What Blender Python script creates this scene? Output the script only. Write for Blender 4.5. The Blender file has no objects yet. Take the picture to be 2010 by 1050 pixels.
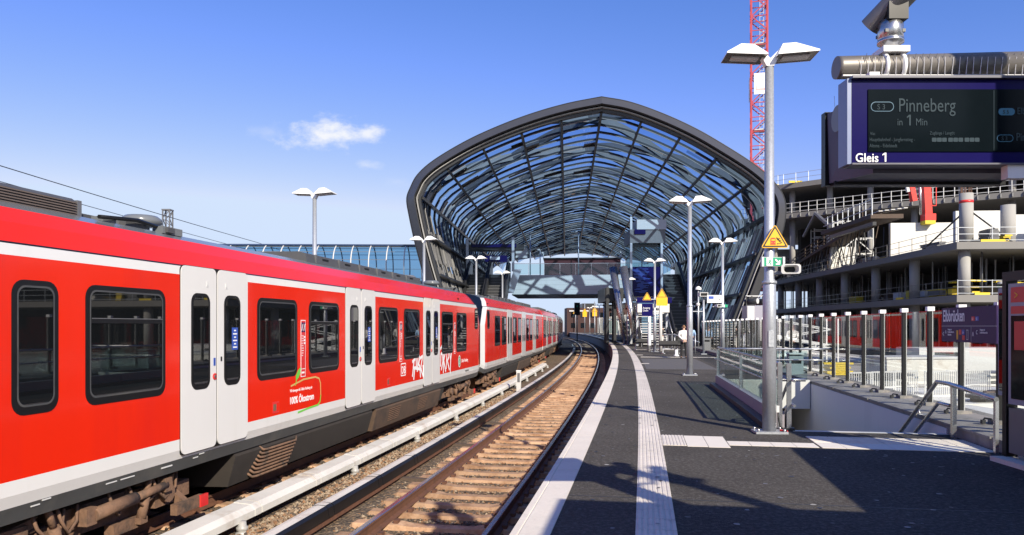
import bpy, bmesh, math, random
from mathutils import Vector, Matrix
R_ = math.radians
random.seed(7)
sc = bpy.context.scene
COL = sc.collection

# ------------------------------------------------------------------ camera, sky, sun, exposure
cam = bpy.data.objects.new('camera', bpy.data.cameras.new('camera'))
COL.objects.link(cam)
cam.location = (0, 0, 1.45)
cam.rotation_euler = (R_(90), 0, 0)
cam.data.sensor_width = 36
cam.data.lens = 36 * 1450 / 2010
cam.data.shift_y = (640 - 525) / 2010
cam.data.clip_start = 0.1
cam.data.clip_end = 4000
sc.camera = cam

SUN_EL, SUN_AZ = 31.2, 154.0          # azimuth clockwise from +Y
sun_dir = Vector((math.sin(R_(SUN_AZ)) * math.cos(R_(SUN_EL)), math.cos(R_(SUN_AZ)) * math.cos(R_(SUN_EL)), math.sin(R_(SUN_EL))))
sl = bpy.data.lights.new('sun', 'SUN')
sl.energy = 5.0
sl.angle = R_(0.5)
sl.color = (1.0, 0.91, 0.76)
so = bpy.data.objects.new('sun', sl)
COL.objects.link(so)
so.rotation_euler = sun_dir.to_track_quat('Z', 'Y').to_euler()

wd = bpy.data.worlds.new('World')
sc.world = wd
wd.use_nodes = True
N, L = wd.node_tree.nodes, wd.node_tree.links
bg = N['Background']
sky = N.new('ShaderNodeTexSky')
sky.sky_type = 'NISHITA'
sky.sun_disc = False
sky.sun_elevation = R_(SUN_EL)
sky.sun_rotation = R_(SUN_AZ)
sky.altitude = 0
sky.air_density = 1.0
sky.dust_density = 0.6
sky.ozone_density = 2.2
sp_ = N.new('ShaderNodeSeparateColor'); L.new(sky.outputs[0], sp_.inputs[0])
cb_ = N.new('ShaderNodeCombineColor')
for i_, (g_, k_) in enumerate(((1.66, .53), (1.14, .745), (1.0, 1.40))):      # deepen the blue towards the zenith
    p_ = N.new('ShaderNodeMath'); p_.operation = 'POWER'; p_.inputs[1].default_value = g_; L.new(sp_.outputs[i_], p_.inputs[0])
    q_ = N.new('ShaderNodeMath'); q_.operation = 'MULTIPLY'; q_.inputs[1].default_value = k_; L.new(p_.outputs[0], q_.inputs[0])
    u_ = N.new('ShaderNodeMath'); u_.operation = 'MINIMUM'; u_.inputs[1].default_value = (4.6, 5.5, 7.0)[i_]; L.new(q_.outputs[0], u_.inputs[0])
    L.new(u_.outputs[0], cb_.inputs[i_])
# one small fair weather cloud and a wisp below it, placed by direction in the sky
tc = N.new('ShaderNodeTexCoord')
sx = N.new('ShaderNodeSeparateXYZ'); L.new(tc.outputs['Generated'], sx.inputs[0])


def wmath(op, a, b=None, c=None):
    n = N.new('ShaderNodeMath'); n.operation = op
    for i, v in enumerate((a, b, c)):
        if v is None: continue
        if isinstance(v, (int, float)): n.inputs[i].default_value = v
        else: L.new(v, n.inputs[i])
    return n.outputs[0]


ymax = wmath('MAXIMUM', sx.outputs['Y'], 0.05)
cu = wmath('DIVIDE', sx.outputs['X'], ymax)
cv = wmath('DIVIDE', sx.outputs['Z'], ymax)
cmb = N.new('ShaderNodeCombineXYZ'); L.new(cu, cmb.inputs[0]); L.new(wmath('MULTIPLY', cv, 1.6), cmb.inputs[1])
nz = N.new('ShaderNodeTexNoise'); nz.inputs['Scale'].default_value = 30; nz.inputs['Detail'].default_value = 7
nz.inputs['Roughness'].default_value = 0.6
L.new(cmb.outputs[0], nz.inputs['Vector'])
total = None
for (pu, pv, ru, rv, amt) in ((-.258, .2585, .098, .030, 1.0), (-.245, .270, .055, .026, 1.0), (-.20, .260, .05, .020, .9), (-.196, .218, .026, .011, .42), (-.155, .195, .03, .012, .16), (-.33, .262, .05, .016, .2)):
    du = wmath('DIVIDE', wmath('SUBTRACT', cu, pu), ru)
    dv0 = wmath('SUBTRACT', cv, pv)
    dv = wmath('DIVIDE', dv0, rv)
    dd = wmath('SQRT', wmath('ADD', wmath('MULTIPLY', du, du), wmath('MULTIPLY', dv, dv)))
    v = wmath('ADD', wmath('SUBTRACT', 0.80, dd), wmath('MULTIPLY', wmath('SUBTRACT', nz.outputs[0], 0.5), 1.9))
    mr = N.new('ShaderNodeMapRange'); mr.interpolation_type = 'SMOOTHSTEP'
    L.new(v, mr.inputs[0]); mr.inputs[1].default_value = 0.0; mr.inputs[2].default_value = 0.95
    mr.inputs[4].default_value = amt
    total = mr.outputs[0] if total is None else wmath('MAXIMUM', total, mr.outputs[0])
cmix = N.new('ShaderNodeMix'); cmix.data_type = 'RGBA'
L.new(total, cmix.inputs['Factor']); L.new(cb_.outputs[0], cmix.inputs['A'])
cmix.inputs['B'].default_value = (6.6, 6.7, 7.0, 1)
L.new(cmix.outputs['Result'], bg.inputs[0])
bg.inputs[1].default_value = 0.10
vs = sc.view_settings
sc.display_settings.display_device = 'sRGB'
vs.view_transform = 'Standard'
vs.look = 'None'
vs.gamma = 1
vs.exposure = 0.5
sc.cycles.max_bounces = 10
sc.cycles.transparent_max_bounces = 40
sc.cycles.glossy_bounces = 4
sc.cycles.transmission_bounces = 6
sc.cycles.caustics_reflective = False
sc.cycles.caustics_refractive = False
sc.cycles.use_denoising = True

# ------------------------------------------------------------------ materials
MATS = {}


def mat(name, col, rough=.6, metal=0., var=.12, scale=6., bump=0., bscale=40., spec=.5, streak=False, coat=0., col2=None, thr=(.45, .62), emit=None, big=0., objvar=0.):
    """procedural surface: base colour with noise wear in object space, optional second colour in patches"""
    if name in MATS: return MATS[name]
    m = bpy.data.materials.new(name); m.use_nodes = True
    n, l = m.node_tree.nodes, m.node_tree.links
    b = n['Principled BSDF']
    b.inputs['Roughness'].default_value = rough
    b.inputs['Metallic'].default_value = metal
    b.inputs['Specular IOR Level'].default_value = spec
    if coat:
        b.inputs['Coat Weight'].default_value = coat; b.inputs['Coat Roughness'].default_value = .06
    c = (*col, 1)
    co = n.new('ShaderNodeTexCoord')
    src = co.outputs['Object']
    if streak:
        mp = n.new('ShaderNodeMapping'); mp.inputs['Scale'].default_value = (1, 1, .12); l.new(src, mp.inputs[0]); src = mp.outputs[0]
    nt = n.new('ShaderNodeTexNoise'); nt.inputs['Scale'].default_value = scale; nt.inputs['Detail'].default_value = 8
    nt.inputs['Roughness'].default_value = .62
    l.new(src, nt.inputs['Vector'])
    mx = n.new('ShaderNodeMix'); mx.data_type = 'RGBA'
    mx.inputs['A'].default_value = tuple(max(0, v * (1 - var)) for v in col) + (1,)
    mx.inputs['B'].default_value = tuple(min(1, v * (1 + var)) for v in col) + (1,)
    l.new(nt.outputs[0], mx.inputs['Factor'])
    out = mx.outputs['Result']
    if col2:
        nt2 = n.new('ShaderNodeTexNoise'); nt2.inputs['Scale'].default_value = scale * .45; nt2.inputs['Detail'].default_value = 9
        nt2.inputs['Roughness'].default_value = .68
        l.new(src, nt2.inputs['Vector'])
        mr = n.new('ShaderNodeMapRange'); mr.inputs[1].default_value = thr[0]; mr.inputs[2].default_value = thr[1]
        l.new(nt2.outputs[0], mr.inputs[0])
        m2 = n.new('ShaderNodeMix'); m2.data_type = 'RGBA'; l.new(mr.outputs[0], m2.inputs['Factor'])
        l.new(out, m2.inputs['A']); m2.inputs['B'].default_value = (*col2, 1); out = m2.outputs['Result']
    if big:                                             # broad worn and dirty areas
        nb2 = n.new('ShaderNodeTexNoise'); nb2.inputs['Scale'].default_value = .55; nb2.inputs['Detail'].default_value = 6; nb2.inputs['Roughness'].default_value = .7
        l.new(co.outputs['Object'], nb2.inputs['Vector'])
        mr3 = n.new('ShaderNodeMapRange'); mr3.inputs[1].default_value = .3; mr3.inputs[2].default_value = .7; mr3.inputs[3].default_value = 1 - big; mr3.inputs[4].default_value = 1 + big
        l.new(nb2.outputs[0], mr3.inputs[0])
        m3 = n.new('ShaderNodeVectorMath'); m3.operation = 'SCALE'; l.new(out, m3.inputs[0]); l.new(mr3.outputs[0], m3.inputs['Scale']); out = m3.outputs[0]
    if objvar:
        oi = n.new('ShaderNodeObjectInfo'); mr4 = n.new('ShaderNodeMapRange'); mr4.inputs[3].default_value = 1 - objvar; mr4.inputs[4].default_value = 1 + objvar
        l.new(oi.outputs['Random'], mr4.inputs[0]); m4 = n.new('ShaderNodeVectorMath'); m4.operation = 'SCALE'; l.new(out, m4.inputs[0]); l.new(mr4.outputs[0], m4.inputs['Scale']); out = m4.outputs[0]
    l.new(out, b.inputs['Base Color'])
    rv = .08 if rough > .3 else rough * .3
    rr = n.new('ShaderNodeMapRange'); rr.inputs[3].default_value = max(.0, rough - rv); rr.inputs[4].default_value = min(1, rough + rv)
    l.new(nt.outputs[0], rr.inputs[0]); l.new(rr.outputs[0], b.inputs['Roughness'])
    if bump:
        nb = n.new('ShaderNodeTexNoise'); nb.inputs['Scale'].default_value = bscale; nb.inputs['Detail'].default_value = 5
        l.new(co.outputs['Object'], nb.inputs['Vector'])
        bp = n.new('ShaderNodeBump'); bp.inputs['Strength'].default_value = bump; bp.inputs['Distance'].default_value = .02
        l.new(nb.outputs[0], bp.inputs['Height']); l.new(bp.outputs[0], b.inputs['Normal'])
    if emit:
        b.inputs['Emission Color'].default_value = (*emit[0], 1); b.inputs['Emission Strength'].default_value = emit[1]
    MATS[name] = m
    return m


def glass(name, tint_, refl=1.0, rough=.0):
    if name in MATS: return MATS[name]
    m = bpy.data.materials.new(name); m.use_nodes = True
    n, l = m.node_tree.nodes, m.node_tree.links
    n.remove(n['Principled BSDF'])
    o = n['Material Output']
    t = n.new('ShaderNodeBsdfTransparent'); t.inputs[0].default_value = (*tint_, 1)
    g = n.new('ShaderNodeBsdfGlossy'); g.inputs['Roughness'].default_value = rough
    # thin pane: Schlick reflectance, the same from both sides
    ge = n.new('ShaderNodeNewGeometry'); dt = n.new('ShaderNodeVectorMath'); dt.operation = 'DOT_PRODUCT'
    l.new(ge.outputs['Normal'], dt.inputs[0]); l.new(ge.outputs['Incoming'], dt.inputs[1])
    def mth(op, a, b_=None):
        q = n.new('ShaderNodeMath'); q.operation = op
        for i, v in enumerate((a, b_)):
            if v is None: continue
            if isinstance(v, (int, float)): q.inputs[i].default_value = v
            else: l.new(v, q.inputs[i])
        return q.outputs[0]
    f5 = mth('POWER', mth('SUBTRACT', 1, mth('ABSOLUTE', dt.outputs['Value'])), 5)
    mu = n.new('ShaderNodeMath'); mu.operation = 'MULTIPLY'; mu.inputs[1].default_value = refl; mu.use_clamp = True
    l.new(mth('ADD', mth('MULTIPLY', f5, .96), .04), mu.inputs[0])
    x = n.new('ShaderNodeMixShader'); l.new(mu.outputs[0], x.inputs[0]); l.new(t.outputs[0], x.inputs[1]); l.new(g.outputs[0], x.inputs[2])
    l.new(x.outputs[0], o.inputs[0])
    MATS[name] = m
    return m


RED = mat('train_red', (.72, .020, .004), .20, var=.07, scale=1.3, coat=.25, spec=.35, col2=(.60, .016, .010), thr=(.48, .80), streak=True)
WHITE = mat('train_white', (.70, .69, .67), .22, var=.03, scale=2, coat=.4, streak=True, col2=(.58, .56, .52), thr=(.54, .82))
SOLE = mat('sole_grey', (.055, .057, .058), .5, var=.4, scale=3, col2=(.10, .095, .085), thr=(.5, .7))
ROOFG = mat('roof_grey', (.14, .15, .16), .22, var=.15, scale=2)
ROOFD = mat('roof_dark', (.07, .07, .072), .55, var=.3, scale=5)
BLACK = mat('black_rubber', (.010, .010, .011), .35, var=.2, spec=.25)
PANE = mat('train_pane', (.006, .007, .008), .015, var=.2, spec=.85, scale=1)
DUST = mat('brake_dust_brown', (.17, .095, .058), .85, var=.45, scale=9, bump=.4, bscale=30, col2=(.06, .045, .035), thr=(.5, .68))
DUSTD = mat('dusty_dark', (.028, .022, .018), .85, var=.5, scale=5)
STEEL = mat('steel', (.50, .50, .50), .28, metal=.9, var=.15)
GALV = mat('galvanised', (.44, .46, .49), .42, metal=.55, var=.30, scale=38, bump=.05)
LAMPW = mat('lamp_white', (.78, .78, .77), .35, var=.04)
LAMPU = mat('lamp_under', (.12, .11, .10), .3, var=.3, metal=.4)
DKGREY = mat('dark_grey_steel', (.035, .036, .038), .4, var=.2, metal=.2)
MIDG = mat('mid_grey_steel', (.16, .16, .165), .4, var=.15, metal=.3)
LTG = mat('light_grey', (.55, .55, .54), .5, var=.08)
CONC = mat('concrete', (.34, .33, .31), .85, var=.16, scale=1.2, bump=.15, bscale=25, col2=(.24, .235, .22), thr=(.52, .75), streak=True)
CONCD = mat('old_concrete', (.26, .245, .225), .9, var=.3, scale=5, bump=.4, bscale=25, col2=(.11, .10, .09), thr=(.5, .72), streak=True)
CONCW = mat('white_concrete', (.66, .65, .61), .8, var=.08, scale=.6, bump=.1, col2=(.52, .51, .48), thr=(.55, .8), streak=True)
PLAST = mat('stair_wall_render', (.66, .67, .69), .75, var=.06, scale=1, streak=True, col2=(.50, .51, .53), thr=(.55, .85))
ASPH = mat('asphalt', (.076, .069, .062), .9, var=.98, scale=55, bump=1.0, bscale=100, col2=(.165, .155, .145), thr=(.47, .70), spec=.12, big=.22)
EDGE = mat('edge_stone', (.68, .62, .54), .8, var=.12, scale=30, bump=.15, bscale=150, col2=(.50, .46, .40), thr=(.56, .80), big=.12)
TACT = mat('tactile_stone', (.66, .60, .53), .75, var=.10, scale=20, col2=(.42, .39, .34), thr=(.52, .78), big=.14)
PLAIN = mat('tile_stone', (.72, .66, .58), .7, var=.05, scale=9)
RUST = mat('rusty_steel', (.135, .060, .034), .7, var=.35, scale=14, bump=.2, col2=(.08, .04, .026), thr=(.5, .7))
RAILTOP = mat('rail_running_face', (.46, .45, .45), .22, metal=.95, var=.1)
SLEEP = mat('sleeper_concrete', (.45, .285, .175), .9, var=.22, scale=7, bump=.3, col2=(.24, .125, .062), thr=(.43, .66), objvar=.22)
COVW = mat('cover_white', (.60, .585, .54), .55, var=.10, scale=3, col2=(.38, .31, .24), thr=(.54, .74), big=.1)
CERAM = mat('insulator', (.34, .33, .31), .4, var=.25, scale=20)
GREEN = mat('sign_green', (.0, .30, .15), .4, var=.05)
SIGNW = mat('sign_white', (.8, .8, .8), .4, var=.02)
SIGNY = mat('sign_yellow', (.82, .44, .015), .4, var=.05)
SIGNR = mat('sign_red', (.62, .03, .03), .4, var=.05)
SIGNK = mat('sign_black', (.01, .01, .01), .5, var=.05)
NAVY = mat('display_blue', (.008, .006, .072), .2, var=.15, scale=2, spec=.12)
PURP = mat('name_board_purple', (.030, .012, .075), .45, var=.1, spec=.25)
SCRN = mat('screen', (.004, .007, .009), .12, var=.2, spec=.12)
LCD = mat('lcd_text', (.024, .040, .050), .5, var=.02, spec=.1, emit=((.10, .16, .20), .05))
LCDB = mat('lcd_badge', (.02, .10, .17), .4, var=.02, emit=((.02, .12, .22), .10))
BLUEST = mat('sticker_blue', (.03, .08, .38), .4, var=.1)
LIME = mat('eco_green', (.16, .55, .06), .35, var=.05)
GOLD = mat('eco_gold', (.62, .40, .13), .35, var=.05)
CRANE = mat('crane_red', (.44, .055, .065), .45, var=.12, scale=3)
BOOM = mat('boom_red', (.72, .035, .02), .35, var=.08, coat=.3)
TIMBER = mat('wet_timber', (.09, .062, .045), .8, var=.4, scale=8)
YEL = mat('site_yellow', (.70, .52, .03), .6, var=.15)
BRICK = mat('dark_red_brick', (.05, .022, .020), .8, var=.25, scale=8)
SKIN = mat('skin', (.56, .33, .24), .55, var=.06)
HAIR = mat('hair_brown', (.22, .11, .05), .6, var=.2)
COATW = mat('coat_white', (.74, .72, .68), .8, var=.06)
CLOTHK = mat('cloth_black', (.014, .014, .016), .85, var=.3)
CLOTHB = mat('cloth_blue', (.32, .48, .70), .8, var=.06)
CLOTHW = mat('cloth_offwhite', (.66, .64, .60), .8, var=.06)
CLOTHN = mat('cloth_navy', (.03, .04, .09), .85, var=.2)
FENG = glass('fence_glass', (.95, .97, .97), 1.0)
BALG = glass('balustrade_glass', (.80, .90, .90))
HALLG = glass('hall_glass_clear', (.36, .53, .76), .25)
HALLG2 = glass('hall_glass_dim', (.20, .30, .43), .3)
HALLF = mat('hall_glass_fritted', (.23, .23, .225), .35, var=.1)
HALLD = mat('hall_panel_dark', (.022, .024, .026), .3, var=.2)
HALLL = mat('hall_rib_pale', (.36, .355, .34), .5, var=.08)
TUBEG = glass('walkway_glass', (.50, .68, .80), .9)


# ------------------------------------------------------------------ mesh helpers
class B:
    """collects shapes for ONE mesh object; faces carry material slots"""

    def __init__(s):
        s.v, s.f, s.m, s.mats, s.sm = [], [], [], [], []

    def slot(s, m):
        if m not in s.mats: s.mats.append(m)
        return s.mats.index(m)

    def add(s, vs, fs, m, smooth=False):
        o = len(s.v); k = s.slot(m)
        s.v += [tuple(v) for v in vs]
        for f in fs:
            s.f.append(tuple(i + o for i in f)); s.m.append(k); s.sm.append(smooth)

    def box(s, c, d, m, rz=0., M=None):
        x, y, z = d[0] / 2, d[1] / 2, d[2] / 2
        vs = [Vector((a, b, e)) for a in (-x, x) for b in (-y, y) for e in (-z, z)]
        T = M if M is not None else Matrix.Translation(c) @ Matrix.Rotation(rz, 4, 'Z')
        s.add([T @ v for v in vs], [(0, 1, 3, 2), (4, 6, 7, 5), (0, 4, 5, 1), (2, 3, 7, 6), (0, 2, 6, 4), (1, 5, 7, 3)], m)

    def bar(s, a, b, w, h, m, up=(0, 0, 1)):
        a, b = Vector(a), Vector(b); d = b - a; ln = d.length
        if ln < 1e-6: return
        d.normalize(); u = Vector(up)
        if abs(d.dot(u)) > .98: u = Vector((0, 1, 0))
        x = d.cross(u).normalized(); z = x.cross(d).normalized()
        M = Matrix((x, d, z)).transposed().to_4x4(); M.translation = (a + b) / 2
        s.box(None, (w, ln, h), m, M=M)

    def tube(s, pts, r, m, n=10, cap=True, radii=None):
        pts = [Vector(p) for p in pts]; o = len(s.v); k = s.slot(m)
        pu = None
        for i, p in enumerate(pts):
            d = (pts[min(i + 1, len(pts) - 1)] - pts[max(i - 1, 0)]).normalized()
            if pu is None:
                pu = Vector((0, 0, 1)) if abs(d.z) < .9 else Vector((1, 0, 0))
            x = d.cross(pu).normalized(); y = x.cross(d).normalized(); pu = y
            rr = radii[i] if radii else r
            for q in range(n):
                a = 2 * math.pi * q / n
                s.v.append(tuple(p + (x * math.cos(a) + y * math.sin(a)) * rr))
        for i in range(len(pts) - 1):
            for q in range(n):
                s.f.append((o + i * n + q, o + i * n + (q + 1) % n, o + (i + 1) * n + (q + 1) % n, o + (i + 1) * n + q)); s.m.append(k); s.sm.append(n > 5)
        if cap:
            s.f.append(tuple(o + q for q in range(n))[::-1]); s.m.append(k); s.sm.append(False)
            e = o + (len(pts) - 1) * n
            s.f.append(tuple(e + q for q in range(n))); s.m.append(k); s.sm.append(False)

    def lathe(s, c, prof, m, n=16, axis='Z'):
        vs, fs = [], []
        for (r, h) in prof:
            for q in range(n):
                a = 2 * math.pi * q / n
                vs.append((c[0] + r * math.cos(a), c[1] + r * math.sin(a), c[2] + h))
        for i in range(len(prof) - 1):
            for q in range(n):
                fs.append((i * n + q, i * n + (q + 1) % n, (i + 1) * n + (q + 1) % n, (i + 1) * n + q))
        s.add(vs, fs, m, True)

    def prism(s, poly, fn, t0, t1, m, cap=True):
        """polygon poly (a,b) extruded from t0 to t1; fn(a,b,t)->xyz"""
        n = len(poly)
        vs = [fn(a, b, t0) for a, b in poly] + [fn(a, b, t1) for a, b in poly]
        fs = [(i, (i + 1) % n, n + (i + 1) % n, n + i) for i in range(n)]
        if cap: fs += [tuple(range(n))[::-1], tuple(range(n, 2 * n))]
        s.add(vs, fs, m)

    def build(s, name, parent=None, world=False, loc=None):
        me = bpy.data.meshes.new(name)
        off = Vector(parent.location) if (parent is not None and world is True) else (Vector(world) if world else Vector((0, 0, 0)))
        if loc is not None: off = Vector(loc)
        vs = [(v[0] - off.x, v[1] - off.y, v[2] - off.z) for v in s.v] if off.length else s.v
        me.from_pydata(vs, [], s.f)
        for m in s.mats: me.materials.append(m)
        me.polygons.foreach_set('material_index', s.m)
        me.polygons.foreach_set('use_smooth', s.sm)
        bm = bmesh.new(); bm.from_mesh(me); bmesh.ops.recalc_face_normals(bm, faces=bm.faces); bm.to_mesh(me); bm.free()
        me.update()
        o = bpy.data.objects.new(name, me); COL.objects.link(o)
        if loc is not None: o.location = loc
        if parent is not None: o.parent = parent
        return o


def tag(o, label=None, cat=None, group=None, kind=None):
    if label: o['label'] = label
    if cat: o['category'] = cat
    if group: o['group'] = group
    if kind: o['kind'] = kind
    return o


def thing(name, label, cat, loc=(0, 0, 0), rz=0., group=None):
    o = bpy.data.objects.new(name, None); COL.objects.link(o)
    o.empty_display_size = .2
    o.location = loc; o.rotation_euler = (0, 0, rz)
    return tag(o, label, cat, group)


def copy_tree(o, parent=None):
    c = o.copy(); COL.objects.link(c); c.parent = parent
    for ch in list(o.children): copy_tree(ch, c)
    return c


def rrect(x0, x1, y0, y1, r, n=5):
    p = []
    for cx, cy, a0 in ((x1 - r, y0 + r, -90), (x1 - r, y1 - r, 0), (x0 + r, y1 - r, 90), (x0 + r, y0 + r, 180)):
        for i in range(n + 1):
            a = R_(a0 + 90 * i / n); p.append((cx + r * math.cos(a), cy + r * math.sin(a)))
    return p


def text_mesh(txt, size, m, M, sx=1., extrude=.001, align='LEFT', name='lettering', parent=None, bold=0.):
    cu_ = bpy.data.curves.new('t', 'FONT'); cu_.body = txt; cu_.size = size; cu_.extrude = extrude; cu_.align_x = align
    cu_.offset = bold; cu_.resolution_u = 3
    ob = bpy.data.objects.new('t', cu_); COL.objects.link(ob)
    bpy.context.view_layer.update()
    me = bpy.data.meshes.new_from_object(ob.evaluated_get(bpy.context.evaluated_depsgraph_get()))
    bpy.data.objects.remove(ob)
    me.transform(M @ Matrix.Diagonal((sx, 1, 1, 1)))
    me.materials.clear(); me.materials.append(m)
    me.name = name
    o = bpy.data.objects.new(name, me); COL.objects.link(o)
    if parent is not None: o.parent = parent
    return o


# ------------------------------------------------------------------ track alignment: s along the platform edge, d to the right of it
TH = math.atan(.185); RAD = 842.; P0 = (-.95, 0.)
CXc = P0[0] - RAD * math.cos(TH); CYc = P0[1] + RAD * math.sin(TH)


def pos(s, d, z=0.):
    t = TH - s / RAD
    return Vector((CXc + (RAD + d) * math.cos(t), CYc - (RAD + d) * math.sin(t), z))


def head(s): return TH - s / RAD                       # heading from +Y towards +X


def frange(a, b, st):
    n = max(1, int(round((b - a) / st))); return [a + (b - a) * i / n for i in range(n + 1)]


def sweep(b, prof, s0, s1, m, step=2., closed=True, mats=None, cap=True):
    """profile of (d,z) points swept along the alignment"""
    ss = frange(s0, s1, step); n = len(prof); o = len(b.v)
    for s in ss:
        for d, z in prof: b.v.append(tuple(pos(s, d, z)))
    rng = n if closed else n - 1
    for i in range(len(ss) - 1):
        for j in range(rng):
            k = b.slot(mats[j] if mats else m)
            b.f.append((o + i * n + j, o + i * n + (j + 1) % n, o + (i + 1) * n + (j + 1) % n, o + (i + 1) * n + j)); b.m.append(k); b.sm.append(False)
    if closed and cap:
        k = b.slot(m)
        for base in (o, o + (len(ss) - 1) * n):
            b.f.append(tuple(range(base, base + n))); b.m.append(k); b.sm.append(False)
    return b


def lat(s): return Vector((math.cos(head(s)), -math.sin(head(s)), 0))
def tan_(s): return Vector((math.sin(head(s)), math.cos(head(s)), 0))


# ------------------------------------------------------------------ setting: ground, trackbed, platforms
SAND = mat('site_ground', (.50, .47, .42), .95, var=.25, scale=.25, col2=(.30, .28, .25), thr=(.48, .7))
g = B(); g.add([(-2500, -400, -4), (2500, -400, -4), (2500, 3500, -4), (-2500, 3500, -4)], [(0, 1, 2, 3)], SAND)
tag(g.build('ground'), kind='structure')


def ballast_mat():
    m = bpy.data.materials.new('ballast'); m.use_nodes = True
    n, l = m.node_tree.nodes, m.node_tree.links; b = n['Principled BSDF']; b.inputs['Roughness'].default_value = .95
    co = n.new('ShaderNodeTexCoord')
    vo = n.new('ShaderNodeTexVoronoi'); vo.inputs['Scale'].default_value = 20; l.new(co.outputs['Object'], vo.inputs['Vector'])
    cr = n.new('ShaderNodeValToRGB')
    e = cr.color_ramp.elements; e[0].position = 0; e[0].color = (.07, .052, .038, 1); e[1].position = 1; e[1].color = (.26, .20, .14, 1)
    e.new(.5).color = (.15, .108, .072, 1); e.new(.75).color = (.20, .13, .075, 1)
    sp = n.new('ShaderNodeSeparateColor'); l.new(vo.outputs['Color'], sp.inputs[0]); l.new(sp.outputs[0], cr.inputs[0])
    nt = n.new('ShaderNodeTexNoise'); nt.inputs['Scale'].default_value = .8; l.new(co.outputs['Object'], nt.inputs['Vector'])
    mx = n.new('ShaderNodeMix'); mx.data_type = 'RGBA'; mx.blend_type = 'MULTIPLY'; mx.inputs['Factor'].default_value = .8
    l.new(cr.outputs[0], mx.inputs['A'])
    c2 = n.new('ShaderNodeValToRGB'); c2.color_ramp.elements[0].position = .35; c2.color_ramp.elements[0].color = (.8, .74, .68, 1); c2.color_ramp.elements[1].position = .65
    l.new(nt.outputs[0], c2.inputs[0]); l.new(c2.outputs[0], mx.inputs['B'])
    l.new(mx.outputs['Result'], b.inputs['Base Color'])
    bp = n.new('ShaderNodeBump'); bp.inputs['Strength'].default_value = 1; bp.inputs['Distance'].default_value = .05
    iv = n.new('ShaderNodeMath'); iv.operation = 'SUBTRACT'; iv.inputs[0].default_value = 1; l.new(vo.outputs['Distance'], iv.inputs[1])
    l.new(iv.outputs[0], bp.inputs['Height']); l.new(bp.outputs[0], b.inputs['Normal'])
    return m


BALL = ballast_mat()
S0, S1 = -14., 190.
g = B(); sweep(g, [(-7.9, -1.15), (-7.9, -4.2), (.25, -4.2), (.25, -1.185), (-2.75, -1.185), (-3.0, -1.15)], S0, S1, BALL, 2.)
tag(g.build('trackbed'), kind='structure')

# right platform: asphalt deck round the stair opening, pale edge slabs, tactile strip
SA, SB = 10.95, 18.7                 # stair opening along s, between d 2.85 and 4.95
g = B()
sweep(g, [(.28, 0), (.28, -.3), (.14, -.3), (.14, -4.3), (2.84, -4.3), (2.84, 0)], S0, S1, ASPH, 1.5, mats=[ASPH, CONCD, CONCD, CONCD, CONCD, ASPH])
sweep(g, [(2.84, 0), (2.84, -4.3), (4.95, -4.3), (4.95, 0)], S0, SA, ASPH, 1.5)
sweep(g, [(2.84, 0), (2.84, -.5), (4.95, -.5), (4.95, 0)], SB, 32, ASPH, 1.5, mats=[ASPH, CONCW, ASPH, ASPH])
sweep(g, [(2.84, 0), (2.84, -4.3), (4.95, -4.3), (4.95, 0)], 32, S1, ASPH, 1.5)
sweep(g, [(5.75, 0), (5.75, -4.3), (9.5, -4.3), (9.5, 0)], 47.5, S1, ASPH, 1.5)
sweep(g, [(4.95, 0), (4.95, -4.3), (5.75, -4.3), (5.75, 0)], 47.5, S1, ASPH, 1.5)
tag(g.build('platform'), kind='structure')
g = B()
for i, s in enumerate(frange(S0, S1, 2.4)[:-1]):
    sweep(g, [(0, .004), (0, -.11), (.05, -.13), (.278, -.13), (.278, .004), (.062, .004), (.058, -.003), (.052, -.003), (.048, .004)], s + .004, s + 2.4 - .004, EDGE, .8)
tag(g.build('platform_edge'), kind='structure')


def ribbed(b, d0, d1, s0, s1, n, m, step=1.5, along=True):
    if along:
        w = (d1 - d0) / n; pr = [(d0, -.02)]
        for i in range(n):
            a = d0 + i * w
            pr += [(a, .004), (a + w * .3, .004), (a + w * .36, .009), (a + w * .94, .009)]
        pr += [(d1, .004), (d1, -.02)]
        sweep(b, pr, s0, s1, m, step)
    else:
        w = (s1 - s0) / n
        sweep(b, [(d0, .004), (d0, -.02), (d1, -.02), (d1, .004)], s0, s1, m, step)
        for i in range(n):
            sweep(b, [(d0 + .003, .009), (d0 + .003, -.02), (d1 - .003, -.02), (d1 - .003, .009)], s0 + (i + .3) * w, s0 + (i + .9) * w, m, step)


g = B()
for s in frange(-8, 10, .3)[:-1] + frange(10, 40, .6)[:-1]:
    st = .3 if s < 9.99 else .6
    ribbed(g, .86, 1.15, s + .004, s + st - .004, 7, TACT, .3)
ribbed(g, .86, 1.15, 40, S1, 7, TACT, 2.)
ribbed(g, 1.155, 1.44, 9.33, 10.17, 7, TACT, .5)
for k in range(7): ribbed(g, 3.02 + k * .272, 3.02 + (k + 1) * .272 - .006, 9.86, 10.36, 9, TACT, .5, along=(False))
tag(g.build('tactile_paving'), kind='structure')
g = B()


def tile(d0, d1, s0, s1, m=PLAIN, z=.005): sweep(g, [(d0, z), (d0, -.02), (d1, -.02), (d1, z)], s0, s1, m, 2.)


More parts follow.
